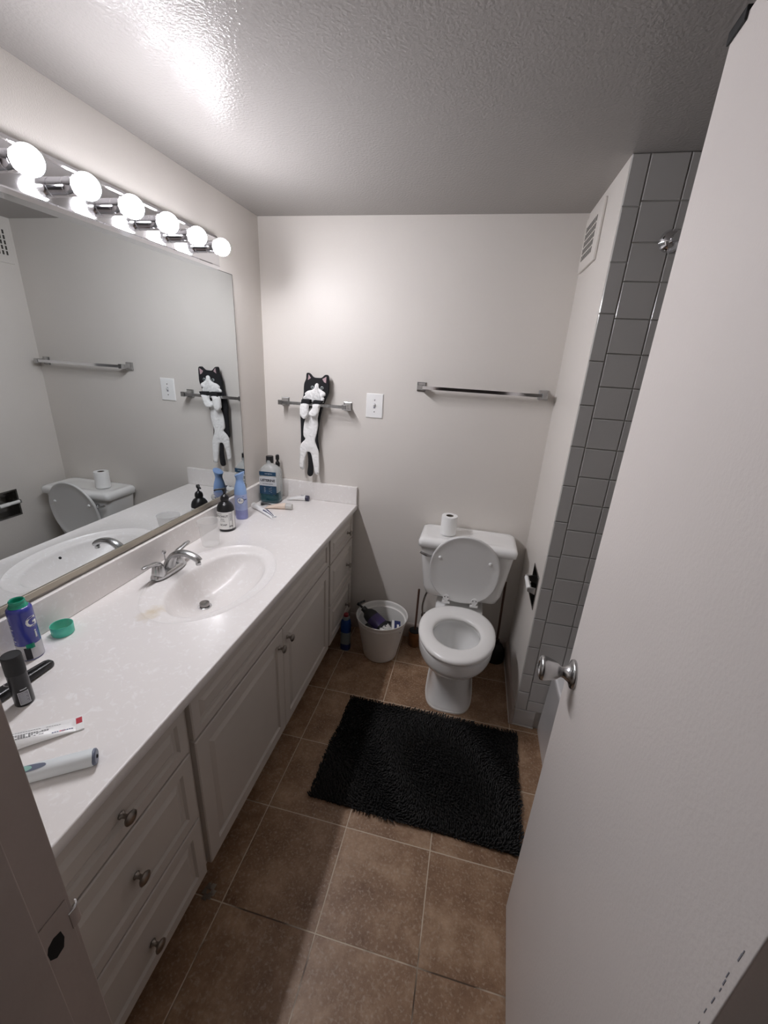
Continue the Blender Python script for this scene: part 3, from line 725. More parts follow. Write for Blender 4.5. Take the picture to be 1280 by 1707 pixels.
# deodorant spray
de = thing('deodorant_can', 'small black deodorant can standing on the near end of the counter', 'deodorant', (.2097, -1.6096, Zc))
bm = BM(); lathe(bm, [(0, 0), (.0175, 0), (.0185, .002), (.0185, .085), (0, .085)], 40); can = obj('can_body', bm, M['black'], de, ang=50)
bm = BM(); lathe(bm, [(0, .0855), (.0188, .0855), (.0188, .128), (.0180, .132), (.0172, .1325), (.0165, .1315), (0, .131)], 40); obj('cap', bm, M['blackm'], de, ang=50)
A2 = math.atan2(-.555, .936)
bm = BM(); sheet(bm, cylplace(.0187, A2 + .05, 0), -.0095, .0095, .007, .040, 0, .0003, 8, 1); lb = obj('label_panel', bm, M['inkgrey'], can, label='grey label panel')
bm = BM()
for k in range(9): sheet(bm, cylplace(.0191, A2 + .05, 0), -.0075, .0075 - (k % 3) * .002, .010 + k * .0032, .0106 + k * .0032, 0, .0002, 5, 1)
for a, b, c, e in ((-.0095, .0095, .0065, .0075), (-.0095, .0095, .0395, .0405), (-.0100, -.0092, .0065, .0405), (.0092, .0100, .0065, .0405)): sheet(bm, cylplace(.0190, A2 + .05, 0), a, b, c, e, 0, .0003, 6, 1)
sheet(bm, cylplace(.0188, A2 + .05, 0), -.004, .0085, .0455, .0475, 0, .0002, 4, 1)
obj('fine_print', bm, M['lab_silver'], lb)

# black trimmer lying behind it
tm = thing('hair_trimmer', 'black glossy hair trimmer lying behind the deodorant can', 'trimmer', (.155, -1.495, Zc), math.atan2(-1.64 + 1.495, .150 - .155))
bm = BM(); secs = []
for x, w, h in ((0, .006, .012), (.004, .0105, .016), (.012, .013, .018), (.05, .0145, .020), (.10, .016, .022), (.14, .0175, .024), (.19, .018, .024), (.20, .014, .020)):
    secs.append([(x, w * (abs(cos(t)) ** .55) * (1 if cos(t) >= 0 else -1), h / 2 + h / 2 * (abs(sin(t)) ** .55) * (1 if sin(t) >= 0 else -1)) for t in [2 * PI * k / 32 for k in range(32)]])
loft(bm, secs); obj('handle', bm, M['black'], tm, ang=50)
bm = BM(); tube(bm, [(.015, 0, .0185), (.09, 0, .0225)], .004, 12); obj('grip_ridge', bm, M['blackm'], tm)
bm = BM(); tube(bm, [(.105, -.010, .0225), (.110, 0, .0245), (.105, .010, .0225)], .0015, 8); obj('metal_ring', bm, M['chrome'], tm, label='bright metal accent')

# near toothpaste tube
tp = thing('paste_tube', 'half-flattened white toothpaste tube with a red mark on its crimped end', 'toothpaste', (.379, -1.628, Zc), math.atan2(-1.755 + 1.628, .268 - .379))
bm = BM(); secs = []
for i in range(15):
    u = i / 14; x = .004 + .150 * u; w = .0215 - .004 * u; h = .0014 + .015 * min(1, u * 1.2) ** .8
    secs.append([(x, w * cos(2 * PI * k / 28), h + h * (sin(2 * PI * k / 28) + .18 * cos(4 * PI * k / 28 + u * 3) * (1 if sin(2 * PI * k / 28) > 0 else 0) * .6)) for k in range(28)])
loft(bm, secs); bd = obj('tube_body', bm, M['white'], tp, ang=70)
bm = BM(); box(bm, -.009, .006, -.0222, .0222, .0006, .0034); cr = obj('crimp', bm, M['white'], tp, bev=.001)
bm = BM(); box(bm, -.0065, .0045, -.016, .002, .0034, .0038); obj('red_mark', bm, M['red'], cr, label='red mark')
def tph(x, y):
    u = max(0, min(1, (x - .004) / .150)); w = .0215 - .004 * u; h = .0014 + .015 * min(1, u * 1.2) ** .8
    s = math.sqrt(max(0, 1 - (y / w) ** 2)); th = math.atan2(s, y / w)
    return h + h * (s + .18 * cos(2 * th + u * 3) * .6)
bm = BM()
def pline(bm, x0, x1, y, w):
    n = max(1, int((x1 - x0) / .004))
    for i in range(n):
        if random.random() < .18: continue
        a, b = x0 + (x1 - x0) * i / n, x0 + (x1 - x0) * (i + .8) / n
        z1 = tph(a, y); z2 = tph(b, y); e = .0006
        v = [bm.verts.new(p) for p in ((a, y - w, tph(a, y - w) + e), (b, y - w, tph(b, y - w) + e), (b, y + w, tph(b, y + w) + e), (a, y + w, tph(a, y + w) + e))]; bm.faces.new(v)
for y in (.0005, .0030, .0055, .0080): pline(bm, .050, .140, y, .0006)
pline(bm, .03, .12, -.006, .0005)
obj('fine_print', bm, M['ink'], bd)
bm = BM(); pline(bm, .010, .046, .0125, .0012); obj('colour_bar', bm, M['navy'], bd)
bm = BM(); pline(bm, .024, .034, .0125, .0014); obj('colour_bar', bm, M['red'], bd)

# electric toothbrush handle
tb = thing('electric_toothbrush', 'white electric toothbrush handle with a slate and mint button panel', 'electric toothbrush', (.493, -1.692, Zc), math.atan2(-1.775 + 1.692, .375 - .493))
bm = BM(); secs = []
for x, r in ((.004, .0150), (.008, .0153), (.06, .0152), (.12, .0150), (.17, .0135), (.20, .009), (.205, .005)):
    secs.append([(x, r * (abs(cos(t)) ** .8) * (1 if cos(t) >= 0 else -1), .0156 + r * (abs(sin(t)) ** .8) * (1 if sin(t) >= 0 else -1)) for t in [2 * PI * k / 40 for k in range(40)]])
loft(bm, secs); bd = obj('handle', bm, M['tbwhite'], tb, ang=50)
bm = BM(); lathe(bm, [(0, -.001), (.013, -.001), (.0155, .001), (.0158, .004), (.015, .005), (0, .005)], 36, Matrix.Translation((0, 0, .0156)) @ rotY(PI / 2)); ec = obj('end_cap', bm, M['tbgrey'], tb, label='slate end cap')
bm = BM(); lathe(bm, [(0, 0), (.004, 0), (.003, .0015), (0, .0015)], 12, Matrix.Translation((-.001, 0, .0156)) @ rotY(-PI / 2)); obj('charging_socket', bm, M['dark'], ec)
def ovalpatch(bm, xc, a, b, th0, R=.0153):
    n = 28; vs = []
    for k in range(n):
        x = xc + a * cos(2 * PI * k / n); s = b * sin(2 * PI * k / n) / R
        th = th0 + s; vs.append(bm.verts.new((x, R * (abs(cos(th)) ** .8) * (1 if cos(th) >= 0 else -1), .0156 + R * (abs(sin(th)) ** .8) * (1 if sin(th) >= 0 else -1) + .0003)))
    bm.faces.new(vs)
bm = BM(); ovalpatch(bm, .110, .032, .0062, PI * .46, .0155); obj('button_panel', bm, M['tbgrey'], bd)
bm = BM(); ovalpatch(bm, .118, .018, .0052, PI * .46, .0159); obj('power_button', bm, M['tbgreen'], bd)

# ------------------------------------------------------------------ back wall: towel bars, switch, cat towel
def towel_bar(name, label, xa, xb, z, m, barm, d=.062):
    t = thing(name, label, 'towel bar', ((xa + xb) / 2, 0, z)); h = (xb - xa) / 2
    for s in (-1, 1):
        bm = BM(); x = s * h
        loft(bm, [[(x + a * sx, -y, a * sz) for sx, sz in ((-1, -1), (1, -1), (1, 1), (-1, 1))] for a, y in ((.022, .0004), (.022, .006), (.018, .008), (.0125, .018), (.010, .03), (.0105, d - .012), (.0125, d - .008), (.0125, d + .010), (.010, d + .012))])
        obj('post', bm, m, t, ang=20)
    bm = BM(); loft(bm, [[(x, -d - a, b) for a, b in ((-.0075, -.0075), (.0075, -.0075), (.0075, .0075), (-.0075, .0075))] for x in (-h + .010, h - .010)]); obj('bar', bm, barm, t, smooth=False)
    return t
towel_bar('towel_bar', 'long empty chrome towel bar above the toilet', .862, 1.448, 1.499, M['chrome_s'], M['chrome'])
towel_bar('hand_towel_bar', 'short chrome towel bar above the counter end, holding the cat towel', .122, .478, 1.374, M['chrome_s'], M['chrome_s'])

sw = thing('light_switch', 'white toggle light switch plate between the two towel bars', 'light switch', (.6235, 0, 1.3865))
bm = BM(); loft(bm, [[(a * sx, -y, b * sz) for sx, sz in ((-1, -1), (1, -1), (1, 1), (-1, 1))] for a, b, y in ((.0455, .0625, .0004), (.0455, .0625, .003), (.042, .059, .0065))]); pl_ = obj('plate', bm, M['white'], sw, bev=.001, ang=20)
bm = BM(); box(bm, -.005, .005, -.0072, -.0060, -.012, .012); sl = obj('toggle_slot', bm, M['inkgrey'], sw)
bm = BM(); loft(bm, [[(-.004, -.006, -.004), (.004, -.006, -.004), (.004, -.006, .006), (-.004, -.006, .006)], [(-.0032, -.019, .006), (.0032, -.019, .006), (.0032, -.019, .012), (-.0032, -.019, .012)]]); obj('toggle', bm, M['white'], sw)
for z in (-.030, .030):
    bm = BM(); lathe(bm, [(0, .006), (.0032, .006), (.0028, .0078), (0, .008)], 14, Matrix.Translation((0, 0, z)) @ Matrix.Rotation(PI / 2, 4, 'X')); obj('screw', bm, M['chrome_s'], sw)

CAT = {
 'back': [(0.267, 1.531), (0.281, 1.527), (0.298, 1.511), (0.321, 1.509), (0.345, 1.511), (0.359, 1.522), (0.369, 1.527), (0.381, 1.519), (0.383, 1.48), (0.383, 1.448), (0.373, 1.416), (0.356, 1.382), (0.349, 1.362), (0.338, 1.322), (0.328, 1.274), (0.32, 1.195), (0.326, 1.143), (0.326, 1.112), (0.305, 1.124), (0.261, 1.137), (0.228, 1.151), (0.227, 1.204), (0.226, 1.293), (0.225, 1.323), (0.233, 1.38), (0.245, 1.42), (0.247, 1.458), (0.251, 1.481), (0.26, 1.5), (0.262, 1.522)],
 'muzzle': [(0.322, 1.483), (0.332, 1.476), (0.334, 1.46), (0.351, 1.447), (0.367, 1.437), (0.368, 1.423), (0.356, 1.416), (0.362, 1.41), (0.36, 1.397), (0.353, 1.383), (0.334, 1.392), (0.305, 1.389), (0.298, 1.382), (0.286, 1.388), (0.281, 1.397), (0.249, 1.398), (0.249, 1.411), (0.258, 1.418), (0.257, 1.429), (0.274, 1.442), (0.295, 1.448), (0.309, 1.458), (0.313, 1.474)],
 'pawL': [(0.246, 1.379), (0.288, 1.381), (0.285, 1.361), (0.281, 1.318), (0.262, 1.299), (0.243, 1.315), (0.24, 1.331)],
 'pawR': [(0.313, 1.382), (0.351, 1.384), (0.347, 1.363), (0.34, 1.336), (0.329, 1.317), (0.311, 1.315), (0.292, 1.321), (0.291, 1.336), (0.304, 1.35), (0.31, 1.363)],
 'sleeveL': [(0.251, 1.399), (0.295, 1.400), (0.293, 1.377), (0.247, 1.376)],
 'sleeveR': [(0.317, 1.400), (0.361, 1.398), (0.354, 1.381), (0.311, 1.379)],
 'belly': [(0.286, 1.358), (0.328, 1.335), (0.325, 1.302), (0.327, 1.265), (0.319, 1.221), (0.31, 1.182), (0.322, 1.145), (0.331, 1.111), (0.333, 1.003), (0.313, 0.997), (0.305, 1.022), (0.296, 1.072), (0.287, 1.11), (0.272, 1.118), (0.261, 1.111), (0.247, 1.067), (0.241, 1.015), (0.23, 1.016), (0.219, 1.035), (0.222, 1.1), (0.224, 1.139), (0.234, 1.164), (0.255, 1.187), (0.244, 1.207), (0.247, 1.258), (0.256, 1.296), (0.267, 1.314)],
 'tail': [(0.265, 1.130), (0.281, 1.130), (0.29, 1.076), (0.296, 1.041), (0.295, 0.997), (0.286, 0.979), (0.271, 0.979), (0.263, 0.993), (0.267, 1.037), (0.268, 1.074)],
 'earL': [(0.276, 1.524), (0.288, 1.507), (0.272, 1.496)],
 'earR': [(0.351, 1.505), (0.373, 1.518), (0.371, 1.486), (0.361, 1.490)]}
cx0, cz0 = .29, 1.27
cat = thing('cat_towel', 'black and white cat-shaped plush hand towel hugging the short towel bar', 'hand towel', (cx0, -.045, cz0))
def catpart(name, key, y0, y1, m, parent=cat, inset=((.003, .002), (.005, .003)), sub=3, label=None):
    ol = [(p.x, p.z) for p in smooth_path([(x - cx0, 0, z - cz0) for x, z in CAT[key]], sub, True)]
    bm = BM(); prism_xz(bm, ol, y0 + .045, y1 + .045, inset); return obj(name, bm, m, parent, ang=60, label=label)
body = catpart('body', 'back', -.030, -.046, M['fur'], inset=((.004, .0015),), label='black plush back and head')
catpart('belly', 'belly', -.046, -.053, M['furw'], inset=((.003, .002), (.004, .002)), label='white plush belly and hind legs')
catpart('tail', 'tail', -.040, -.048, M['fur'], inset=((.003, .002),), label='black tail')
catpart('muzzle', 'muzzle', -.047, -.056, M['furw'], body, ((.003, .002), (.004, .002)), label='white muzzle and blaze')
catpart('ear_lining', 'earL', -.046, -.0495, M['pink'], body, None, 1)
catpart('ear_lining', 'earR', -.046, -.0495, M['pink'], body, None, 1)
for k in ('L', 'R'):
    a = catpart('arm', 'paw' + k, -.072, -.086, M['furw'], inset=((.004, .003), (.004, .002)), label='white front paw')
    catpart('cuff', 'sleeve' + k, -.050, -.088, M['fur'], a, ((.002, .001),), 1)
for x, z, r in ((.296, 1.461, .009), (.349, 1.461, .009)):
    bm = BM(); bmesh.ops.create_uvsphere(bm, u_segments=16, v_segments=8, radius=r, matrix=Matrix.Translation((x - cx0, -.003, z - cz0)) @ Matrix.Diagonal((1, .35, .9, 1))); e_ = obj('eye', bm, M['eye'], body)
    bm = BM(); bmesh.ops.create_uvsphere(bm, u_segments=12, v_segments=6, radius=r * .58, matrix=Matrix.Translation((x - cx0, -.0048, z - cz0)) @ Matrix.Diagonal((1, .35, 1, 1))); obj('eye', bm, M['black'], body)
for (x, z, w, h, m_) in ((.3205, 1.4525, .0045, .0028, M['pink']), (.3185, 1.4425, .0030, .0016, M['red'])):
    bm = BM(); bmesh.ops.create_uvsphere(bm, u_segments=12, v_segments=6, radius=1, matrix=Matrix.Translation((x - cx0, -.0125, z - cz0)) @ Matrix.Diagonal((w, .003, h, 1))); obj('nose' if z > 1.45 else 'mouth', bm, m_, body)
bm = BM()
for x, z in ((.228, 1.020), (.234, 1.019), (.318, 1.001), (.324, 1.000), (.329, 1.002)): box(bm, x - cx0 - .0005, x - cx0 + .0005, -.0125, -.011, z - cz0 - .002, z - cz0 + .006)
obj('toe_stitch', bm, M['ink'], cat)

# ------------------------------------------------------------------ right wall: vent grille, recessed paper holder
vt = thing('air_vent', 'white exhaust vent cover with dark slots high on the right wall', 'vent', (WX, -.155, 2.105))
bm = BM(); box(bm, -.010, -.0004, -.142, .130, -.102, .095); cv = obj('cover', bm, M['wall'], vt, bev=.003)
bm = BM()
for r in range(5):
    for k in range(9):
        y = -.072 + k * .0205; z = -.062 + r * .0255
        box(bm, -.0108, -.0098, y, y + .0095, z, z + .0195)
obj('slots', bm, M['grille'], vt, label='dark grille slots')
ph = thing('paper_holder', 'recessed dark chrome toilet paper holder with a bare white roller', 'toilet paper holder', (WX, (RY0 + RY1) / 2, (RZ0 + RZ1) / 2))
hy, hz = (RY1 - RY0) / 2, (RZ1 - RZ0) / 2
bm = BM(); d = .048
for y0, y1, z0, z1 in ((-hy, -hy + .002, -hz, hz), (hy - .002, hy, -hz, hz), (-hy, hy, -hz, -hz + .002), (-hy, hy, hz - .002, hz)): box(bm, -.0022, d, y0, y1, z0, z1)
box(bm, d, d + .003, -hy, hy, -hz, hz)
w = .007
for y0, y1, z0, z1 in ((-hy - w, -hy, -hz - w, hz + w), (hy, hy + w, -hz - w, hz + w), (-hy, hy, -hz - w, -hz), (-hy, hy, hz, hz + w)): box(bm, -.0030, -.0005, y0, y1, z0, z1)
obj('recess_box', bm, M['chrome_d'], ph)
for s in (-1, 1):
    bm = BM(); y = s * (hy - .008)
    loft(bm, [[(a, y - .005, b) for a, b in ((-.038, .002), (.02, -.020), (.02, .026), (-.036, .022))], [(a, y + .005, b) for a, b in ((-.038, .002), (.02, -.020), (.02, .026), (-.036, .022))]]); obj('arm', bm, M['chrome_s'], ph, bev=.003)
bm = BM(); tube(bm, [(-.029, -hy + .013, .011), (-.029, 0, .011)], .0112, 20); tube(bm, [(-.029, -.001, .011), (-.029, hy - .013, .011)], .0098, 20); obj('roller', bm, M['white'], ph, label='bare white roller')

# ------------------------------------------------------------------ toilet
TX = 1.188
to = thing('toilet', 'white two-piece toilet with its seat lid raised against the tank', 'toilet', (TX, -.35, 0))
oy = .35
bm = BM()
def E(yc, hw, lf, lb, z, nb=2.2, nf=2.0): return egg(0, yc + oy, hw, lf, lb, z, 56, nb, nf)
outer = [(-.33, .116, .213, .235, .0, 3, 3.4), (-.33, .116, .213, .235, .012, 3, 3.4), (-.33, .111, .206, .228, .020, 3, 3.4), (-.33, .104, .192, .220, .09, 2.8, 3.4), (-.34, .098, .172, .22, .17, 2.6, 3.2),
         (-.35, .098, .162, .22, .215, 2.4, 2.9), (-.37, .112, .165, .21, .24, 2.3, 2.5), (-.41, .143, .195, .205, .268, 2.2, 2.1), (-.43, .164, .220, .20, .295, 2.2, 2), (-.435, .174, .231, .20, .318, 2.2, 2), (-.435, .178, .235, .20, .335, 2.2, 2), (-.435, .180, .238, .20, .375, 2.2, 2), (-.435, .178, .236, .20, .388, 2.2, 2), (-.435, .170, .227, .195, .392, 2.2, 2)]
inner = [(-.44, .125, .17, .135, .392, 2), (-.44, .118, .163, .128, .386, 2), (-.44, .116, .160, .125, .365, 2), (-.44, .128, .170, .135, .350, 2), (-.44, .122, .160, .13, .31, 2), (-.43, .095, .120, .10, .25, 2), (-.42, .060, .075, .07, .20, 2), (-.415, .050, .06, .06, .165, 2)]
rings = [E(*a) for a in outer + inner]
loft(bm, rings, True, True)
# deck under the tank and trapway
loft(bm, [rrect(-.085, .085, -.13 + oy - .12, -.045 + oy, .03, 0), rrect(-.08, .08, -.25 + oy, -.045 + oy, .03, .20), rrect(-.12, .12, -.27 + oy, -.035 + oy, .03, .30), rrect(-.125, .125, -.26 + oy, -.03 + oy, .03, .39), rrect(-.12, .12, -.255 + oy, -.035 + oy, .03, .395)])
obj('bowl', bm, M['ceramic'], to, ang=60)
bm = BM(); bm.faces.new([bm.verts.new((.056 * cos(2 * PI * k / 32), -.417 + oy + .066 * sin(2 * PI * k / 32), .18)) for k in range(32)]); bmesh.ops.solidify(bm, geom=bm.faces[:], thickness=.002)
obj('water', bm, mat('toilet_water', (.35, .36, .35), .02, spec=.8), to, smooth=False, label='still water')
bm = BM(); loft(bm, [E(-.33, .122, .219, .240, .0003, 3, 3.4), E(-.33, .121, .218, .239, .006, 3, 3.4), E(-.33, .115, .212, .234, .010, 3, 3.4)]); obj('base_caulk', bm, M['caulk'], to, label='off-white caulk line round the foot')
# seat
bm = BM()
so_ = lambda k, z: E(-.440, .184 + k, .243 + k, .200 + k * .5, z, 2.3)
si_ = lambda k, z: E(-.463, .112 - k, .125 - k, .118 - k, z, 2.0)
loft(bm, [so_(-.004, .397), so_(0, .402), so_(0, .410), so_(-.004, .417), so_(-.014, .4215), so_(-.035, .4235), si_(-.022, .4225), si_(-.006, .419), si_(0, .413), si_(0, .403), si_(-.005, .398)], close=True)
obj('seat', bm, M['seat'], to, ang=60)
# lid, leaning back on the tank
bm = BM(); n = 56; cz, hwL, ht, hb = .640, .176, .192, .205
def lidring(k, dd):
    out = []
    for i in range(n):
        t = 2 * PI * i / n; c, s = cos(t), sin(t)
        if s >= 0: x, z = hwL * k * c, cz + ht * k * s
        else: x, z = hwL * k * abs(c) ** (2 / 2.3) * (1 if c >= 0 else -1), cz - hb * k * abs(s) ** (2 / 2.3)
        y = -.218 - (z - .435) * .105 - dd
        out.append((x, y + oy, z))
    return out
loft(bm, [lidring(.97, 0), lidring(1, .003), lidring(1, .012), lidring(.985, .0155), lidring(.955, .0160), lidring(.93, .0135), lidring(.75, .0125), lidring(.4, .0115), lidring(.01, .0115)])
lid = obj('lid', bm, M['lid'], to, ang=60)
for x, z in ((-.127, .697), (.121, .697)):
    bm = BM(); bmesh.ops.create_uvsphere(bm, u_segments=16, v_segments=8, radius=.0085, matrix=Matrix.Translation((x, -.218 - (z - .435) * .105 - .0145 + oy, z)) @ Matrix.Diagonal((1, .8, 1, 1))); obj('bumper', bm, M['white'], lid, label='white rubber bumper')
for x in (-.073, .073):
    bm = BM(); y = -.228 + oy
    box(bm, x - .021, x + .021, y - .012, y + .014, .4245, .437)
    loft(bm, [[(x + .017 * cos(t), -.2325 - (zz_ - .435) * .105 + oy - dd, zz_) for t in [2 * PI * k / 20 for k in range(20)] for zz_ in [.460 + .019 * sin(t)]] for dd in (0, .006)])
    box(bm, x - .010, x + .010, y - .012, y - .004, .436, .452)
    hg = obj('hinge', bm, M['white'], to, bev=.0012)
    for dx in (-.008, .008):
        bm = BM(); lathe(bm, [(0, 0), (.0028, 0), (.0028, .0012), (0, .0012)], 10, Matrix.Translation((x + dx, -.2412 + oy, .465)) @ Matrix.Rotation(PI / 2, 4, 'X')); obj('screw', bm, M['dark'], hg)
# tank
def rr(a0, a1, b0, b1, r, z): return rrect(a0, a1, b0 + oy, b1 + oy, r, z, 6)
bm = BM(); loft(bm, [rr(-.175, .175, -.20, -.022, .04, .438), rr(-.19, .19, -.21, -.020, .035, .448), rr(-.205, .205, -.213, -.018, .03, .49), rr(-.236, .236, -.221, -.015, .028, .722)]); tk = obj('tank', bm, M['ceramic'], to, ang=50)
bm = BM(); loft(bm, [rr(-.236, .236, -.223, -.015, .02, .7225), rr(-.246, .246, -.236, -.010, .022, .730), rr(-.247, .247, -.238, -.009, .022, .758), rr(-.240, .240, -.230, -.012, .028, .770), rr(-.228, .228, -.214, -.018, .030, .7745), rr(-.214, .214, -.196, -.030, .06, .7735), rr(-.195, .195, -.18, -.045, .06, .7695), rr(-.17, .17, -.165, -.055, .05, .769)]); obj('tank_lid', bm, M['ceramic'], to, ang=60)
bm = BM(); pts = smooth_path([(-.150, -.232 + oy, .690), (-.172, -.247 + oy, .689), (-.200, -.252 + oy, .696), (-.230, -.249 + oy, .706)], 4); tube(bm, pts, lerp_list([.008, .006, .0075, .0055], len(pts)), 14)
lathe(bm, [(0, 0), (.013, 0), (.012, .010), (.008, .014), (0, .014)], 20, Matrix.Translation((-.152, -.219 + oy, .690)) @ Matrix.Rotation(PI / 2, 4, 'X')); obj('flush_lever', bm, M['chrome_s'], to, label='dark chrome flush lever')
for sx in (-.10, .10):
    bm = BM(); tube(bm, [(sx, -.10 + oy, .39), (sx, -.10 + oy, .44)], .010, 12); obj('tank_bolt', bm, M['chrome_d'], to)

# water supply under the tank on the left
ws = thing('water_valve', 'dark supply valve and hose below the left side of the tank', 'valve', (.995, -.003, .17))
bm = BM(); lathe(bm, [(0, 0), (.022, 0), (.020, .006), (.008, .010), (.008, .05), (0, .05)], 20, Matrix.Rotation(PI / 2, 4, 'X')); obj('stub', bm, M['chrome_d'], ws)
bm = BM(); box(bm, -.014, .014, -.075, -.045, -.018, .022); obj('valve_body', bm, M['blackm'], ws, bev=.004)
bm = BM(); tube(bm, smooth_path([(0, -.060, .02), (-.012, -.07, .10), (.0, -.08, .19), (.028, -.085, .262)], 6), .0055, 12); obj('hose', bm, M['chrome_d'], ws)

# toilet roll on the tank
tr_ = thing('toilet_roll', 'white toilet paper roll standing on the tank lid', 'toilet paper', (1.081, -.118, .7745))
bm = BM(); lathe(bm, [(.0195, 0), (.0405, 0), (.0412, .003), (.0412, .098), (.0402, .1), (.0195, .1)], 44, closed=True); obj('paper', bm, M['paper'], tr_, ang=50)
bm = BM(); lathe(bm, [(.0178, .001), (.0194, .001), (.0194, .0985), (.0178, .0985)], 32, closed=True); obj('cardboard_core', bm, mat('cardboard', (.10, .08, .06), .8), tr_)

# ------------------------------------------------------------------ floor things
# bin
bi = thing('waste_bin', 'round off-white plastic wastebasket between vanity and toilet', 'wastebasket', (.771, -.205, .0004))
bm = BM(); hb = .262
lathe(bm, [(0, 0), (.088, 0), (.094, .003), (.0975, .012), (.141, hb - .01), (.1435, hb - .006), (.1465, hb - .004), (.1470, hb), (.1450, hb + .002), (.1425, hb), (.1395, hb - .006), (.1385, hb - .03), (.131, hb - .034), (.096, .010), (0, .006)], 64); obj('bucket', bm, M['binplastic'], bi, ang=50)
bx, by = .771, -.205
# rubbish: pump bottle, wrapper, box, wad
pb = thing('discarded_bottle', 'dark purple pump bottle thrown into the wastebasket', 'bottle', (bx - .028, by - .026, .232))
pb.scale = (1.2, 1.2, 1.2); pb.rotation_euler = Vector((-.150, .075, .062)).to_track_quat('Z', 'Y').to_euler()
bm = BM(); loft(bm, [superell(0, 0, a_, b_, 2.6, z) for z, a_, b_ in ((-.075, .028, .020), (-.07, .034, .024), (.035, .035, .025), (.055, .028, .021), (.068, .014, .013), (.075, .012, .012))]); bb = obj('bottle', bm, M['blackm'], pb, ang=60)
bm = BM(); loft(bm, [superell(0, 0, .0355, .0255, 2.6, z) for z in (-.035, .02)], False, False); obj('label_wrap', bm, M['purple'], bb, label='purple label')
bm = BM(); lathe(bm, [(0, .074), (.014, .074), (.014, .088), (.006, .092), (.005, .115), (0, .115)], 20); lathe(bm, [(0, .112), (.008, .112), (.008, .124), (0, .125)], 16); tube(bm, [(0, 0, .119), (-.018, 0, .120), (-.038, .004, .116)], .0055, 10); obj('pump', bm, M['black'], pb)
bm = BM(); bmesh.ops.create_icosphere(bm, subdivisions=3, radius=.042)
for v in bm.verts:
    k = 1 + .22 * sin(v.co.x * 190 + v.co.z * 90) * cos(v.co.y * 160); v.co *= k; v.co.z *= .6
o = obj('crumpled_wrapper', bm, M['foil'], ang=15, loc=(bx + .036, by - .066, .212)); tag(o, 'crumpled clear wrapper in the middle of the wastebasket', 'wrapper')
bm = BM(); bmesh.ops.create_icosphere(bm, subdivisions=3, radius=.035)
for v in bm.verts:
    k = 1 + .15 * sin(v.co.x * 150 + 1) * cos(v.co.y * 120 + v.co.z * 70); v.co *= k; v.co.z *= .5
o = obj('tissue_wad', bm, M['pinkish'], ang=25, loc=(bx + .010, by - .088, .172)); tag(o, 'crumpled beige wad against the front of the wastebasket', 'tissue')
cb_ = thing('small_carton', 'small navy and pale carton tilted on the right in the wastebasket', 'box', (bx + .090, by - .045, .232)); cb_.rotation_euler = (.75, .25, .45)
bm = BM(); box(bm, -.026, .026, -.035, .030, -.006, .006); ca = obj('carton', bm, M['navy'], cb_, bev=.001)
bm = BM(); box(bm, -.026, -.012, -.0355, .0305, -.0062, .0066); box(bm, .004, .016, -.012, .010, .0060, .0068); obj('pale_panel', bm, M['lab_white'], ca)
bm = BM(); bmesh.ops.create_cone(bm, cap_ends=True, segments=20, radius1=.093, radius2=.116, depth=.13, matrix=Matrix.Translation((0, 0, .065)))
for v in bm.verts: v.co.z += .006 * sin(v.co.x * 60) if v.co.z > .1 else 0
o = obj('bin_rubbish', bm, M['blackm'], loc=(bx, by, .012)); tag(o, 'dark rubbish filling the bottom of the wastebasket', 'rubbish')

# toilet brush
tbx = thing('toilet_brush', 'toilet brush with a dark stick in a brown round holder', 'toilet brush', (.953, -.075, .0004))
bm = BM(); lathe(bm, [(0, 0), (.032, 0), (.0345, .003), (.0375, .098), (.0375, .1), (.0355, .1), (.034, .01), (0, .008)], 36); obj('holder', bm, M['wood'], tbx, ang=50)
bm = BM(); lathe(bm, [(0, .02), (.028, .03), (.0335, .07), (.0335, .104), (.024, .110), (0, .111)], 28); obj('brush_head', bm, M['blackm'], tbx)
bm = BM(); tube(bm, [(0, 0, .10), (.001, 0, .385)], .0062, 14); obj('stick', bm, M['stick'], tbx)
# plunger
pg = thing('plunger', 'black rubber plunger in the corner behind the toilet', 'plunger', (1.430, -.066, .0004))
bm = BM(); lathe(bm, [(0, .115), (.022, .112), (.036, .098), (.050, .070), (.056, .040), (.055, .002), (.050, .001), (.050, .03), (.02, .06), (0, .06)], 36)
lathe(bm, [(0, .10), (.016, .11), (.014, .135), (0, .137)], 20); obj('cup', bm, M['plunger'], pg, ang=60)
bm = BM(); tube(bm, [(0, 0, .13), (-.006, .022, .50)], .0065, 14); obj('handle', bm, M['stick'], pg)

# cleaner bottle beside the vanity
sc = thing('cleaner_bottle', 'blue and white cleaner bottle with a red cap beside the vanity', 'cleaning bottle', (.566, -.228, .0004))
bm = BM(); loft(bm, [superell(0, 0, a_, b_, 2.6, z) for z, a_, b_ in ((0, .026, .022), (.004, .029, .025), (.10, .029, .025), (.125, .028, .024))]); lo = obj('lower_bottle', bm, M['spraywhite'], sc, ang=60)
bm = BM(); loft(bm, [superell(0, 0, .0294, .0254, 2.6, z) for z in (.006, .045)], False, False); obj('base_label', bm, M['navy'], lo)
bm = BM(); loft(bm, [superell(0, 0, a_, b_, 2.4, z) for z, a_, b_ in ((.1255, .030, .026), (.16, .031, .027), (.195, .027, .024), (.205, .020, .020))]); obj('shoulder', bm, M['sprayblue'], sc, ang=60)
bm = BM(); lathe(bm, [(0, .2055), (.019, .2055), (.0195, .222), (.0175, .226), (0, .226)], 28); obj('collar', bm, M['spraywhite'], sc)
bm = BM(); lathe(bm, [(0, .2262), (.0145, .2262), (.0135, .240), (.010, .243), (0, .243)], 28); obj('cap', bm, M['sprayred'], sc)

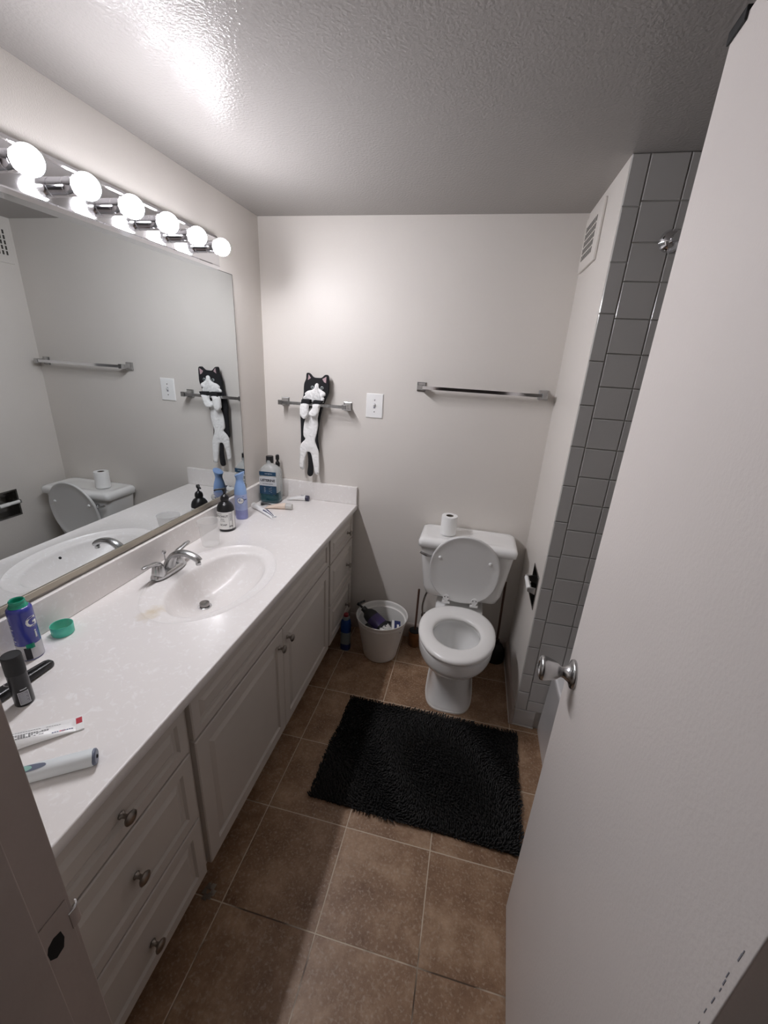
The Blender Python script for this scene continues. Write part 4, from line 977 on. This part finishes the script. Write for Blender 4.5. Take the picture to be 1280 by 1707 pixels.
# scrap of plastic on the floor
bm = BM()
for k in range(6):
    a = k * 1.1; px, py = .012 * cos(a), .016 * sin(a)
    v = [bm.verts.new(p) for p in ((px - .010, py - .004, .001), (px + .008, py - .006, .002 + .004 * (k % 2)), (px + .010 + .004 * cos(a), py + .006, .012 + .003 * (k % 3)), (px - .006, py + .010, .006))]; bm.faces.new(v)
bmesh.ops.solidify(bm, geom=bm.faces[:], thickness=.0008)
o = obj('plastic_scrap', bm, mat('pale_scrap', (.62, .58, .52), .4), loc=(.510, -1.478, .0012)); tag(o, 'small crumpled plastic scrap on the floor by the toe kick', 'scrap')

# ------------------------------------------------------------------ shaggy mat
mat_root = thing('bath_mat', 'shaggy black chenille bath mat on the brown tiles in front of the toilet', 'bath mat', (1.108, -.85, .0004))
K = [Vector((-.402, .272)), Vector((-.412, -.262)), Vector((.392, -.275)), Vector((.418, .262))]   # back-left, near-left, near-right, back-right
def mp(u, v):
    p = (K[1] * (1 - u) + K[2] * u) * (1 - v) + (K[0] * (1 - u) + K[3] * u) * v
    return p
bm = BM()
bt = [mp(*q) for q in ((.01, .01), (.99, .01), (.99, .99), (.01, .99))]
loft(bm, [[(p.x, p.y, z) for p in bt] for z in (.0, .006)]); obj('backing', bm, M['rugback'], mat_root)
bm = BM(); NU, NV = 104, 68
for i in range(NU):
    for j in range(NV):
        u = (i + .5 + random.uniform(-.35, .35)) / NU; v = (j + .5 + random.uniform(-.35, .35)) / NV
        p = mp(u, v)
        a = 2.5 * sin(p.x * 7 + 1) + 2.1 * cos(p.y * 9 + p.x * 4) + random.uniform(-.5, .5)
        lean = random.uniform(.004, .012)
        dx, dy = lean * cos(a), lean * sin(a)
        ex = max(0, .03 - u) * 9 * -.02 + max(0, u - .97) * 9 * .02; ey = max(0, .04 - v) * 9 * -.02 + max(0, v - .96) * 9 * .02
        dx += ex * .45; dy += ey * 1.2
        h = random.uniform(.013, .019); r = random.uniform(.0028, .0036)
        rings = []
        for t, rr_ in ((0, .8), (.55, 1.0), (.9, .8), (1, .3)):
            cx_, cy_, cz_ = p.x + dx * t * t, p.y + dy * t * t, .003 + h * (t - .15 * t * t)
            rings.append([(cx_ + r * rr_ * cos(2 * PI * k / 5), cy_ + r * rr_ * sin(2 * PI * k / 5), cz_) for k in range(5)])
        loft(bm, rings, False, True)
o = obj('pile', bm, M['rug'], mat_root, ang=80); o['kind'] = 'stuff'
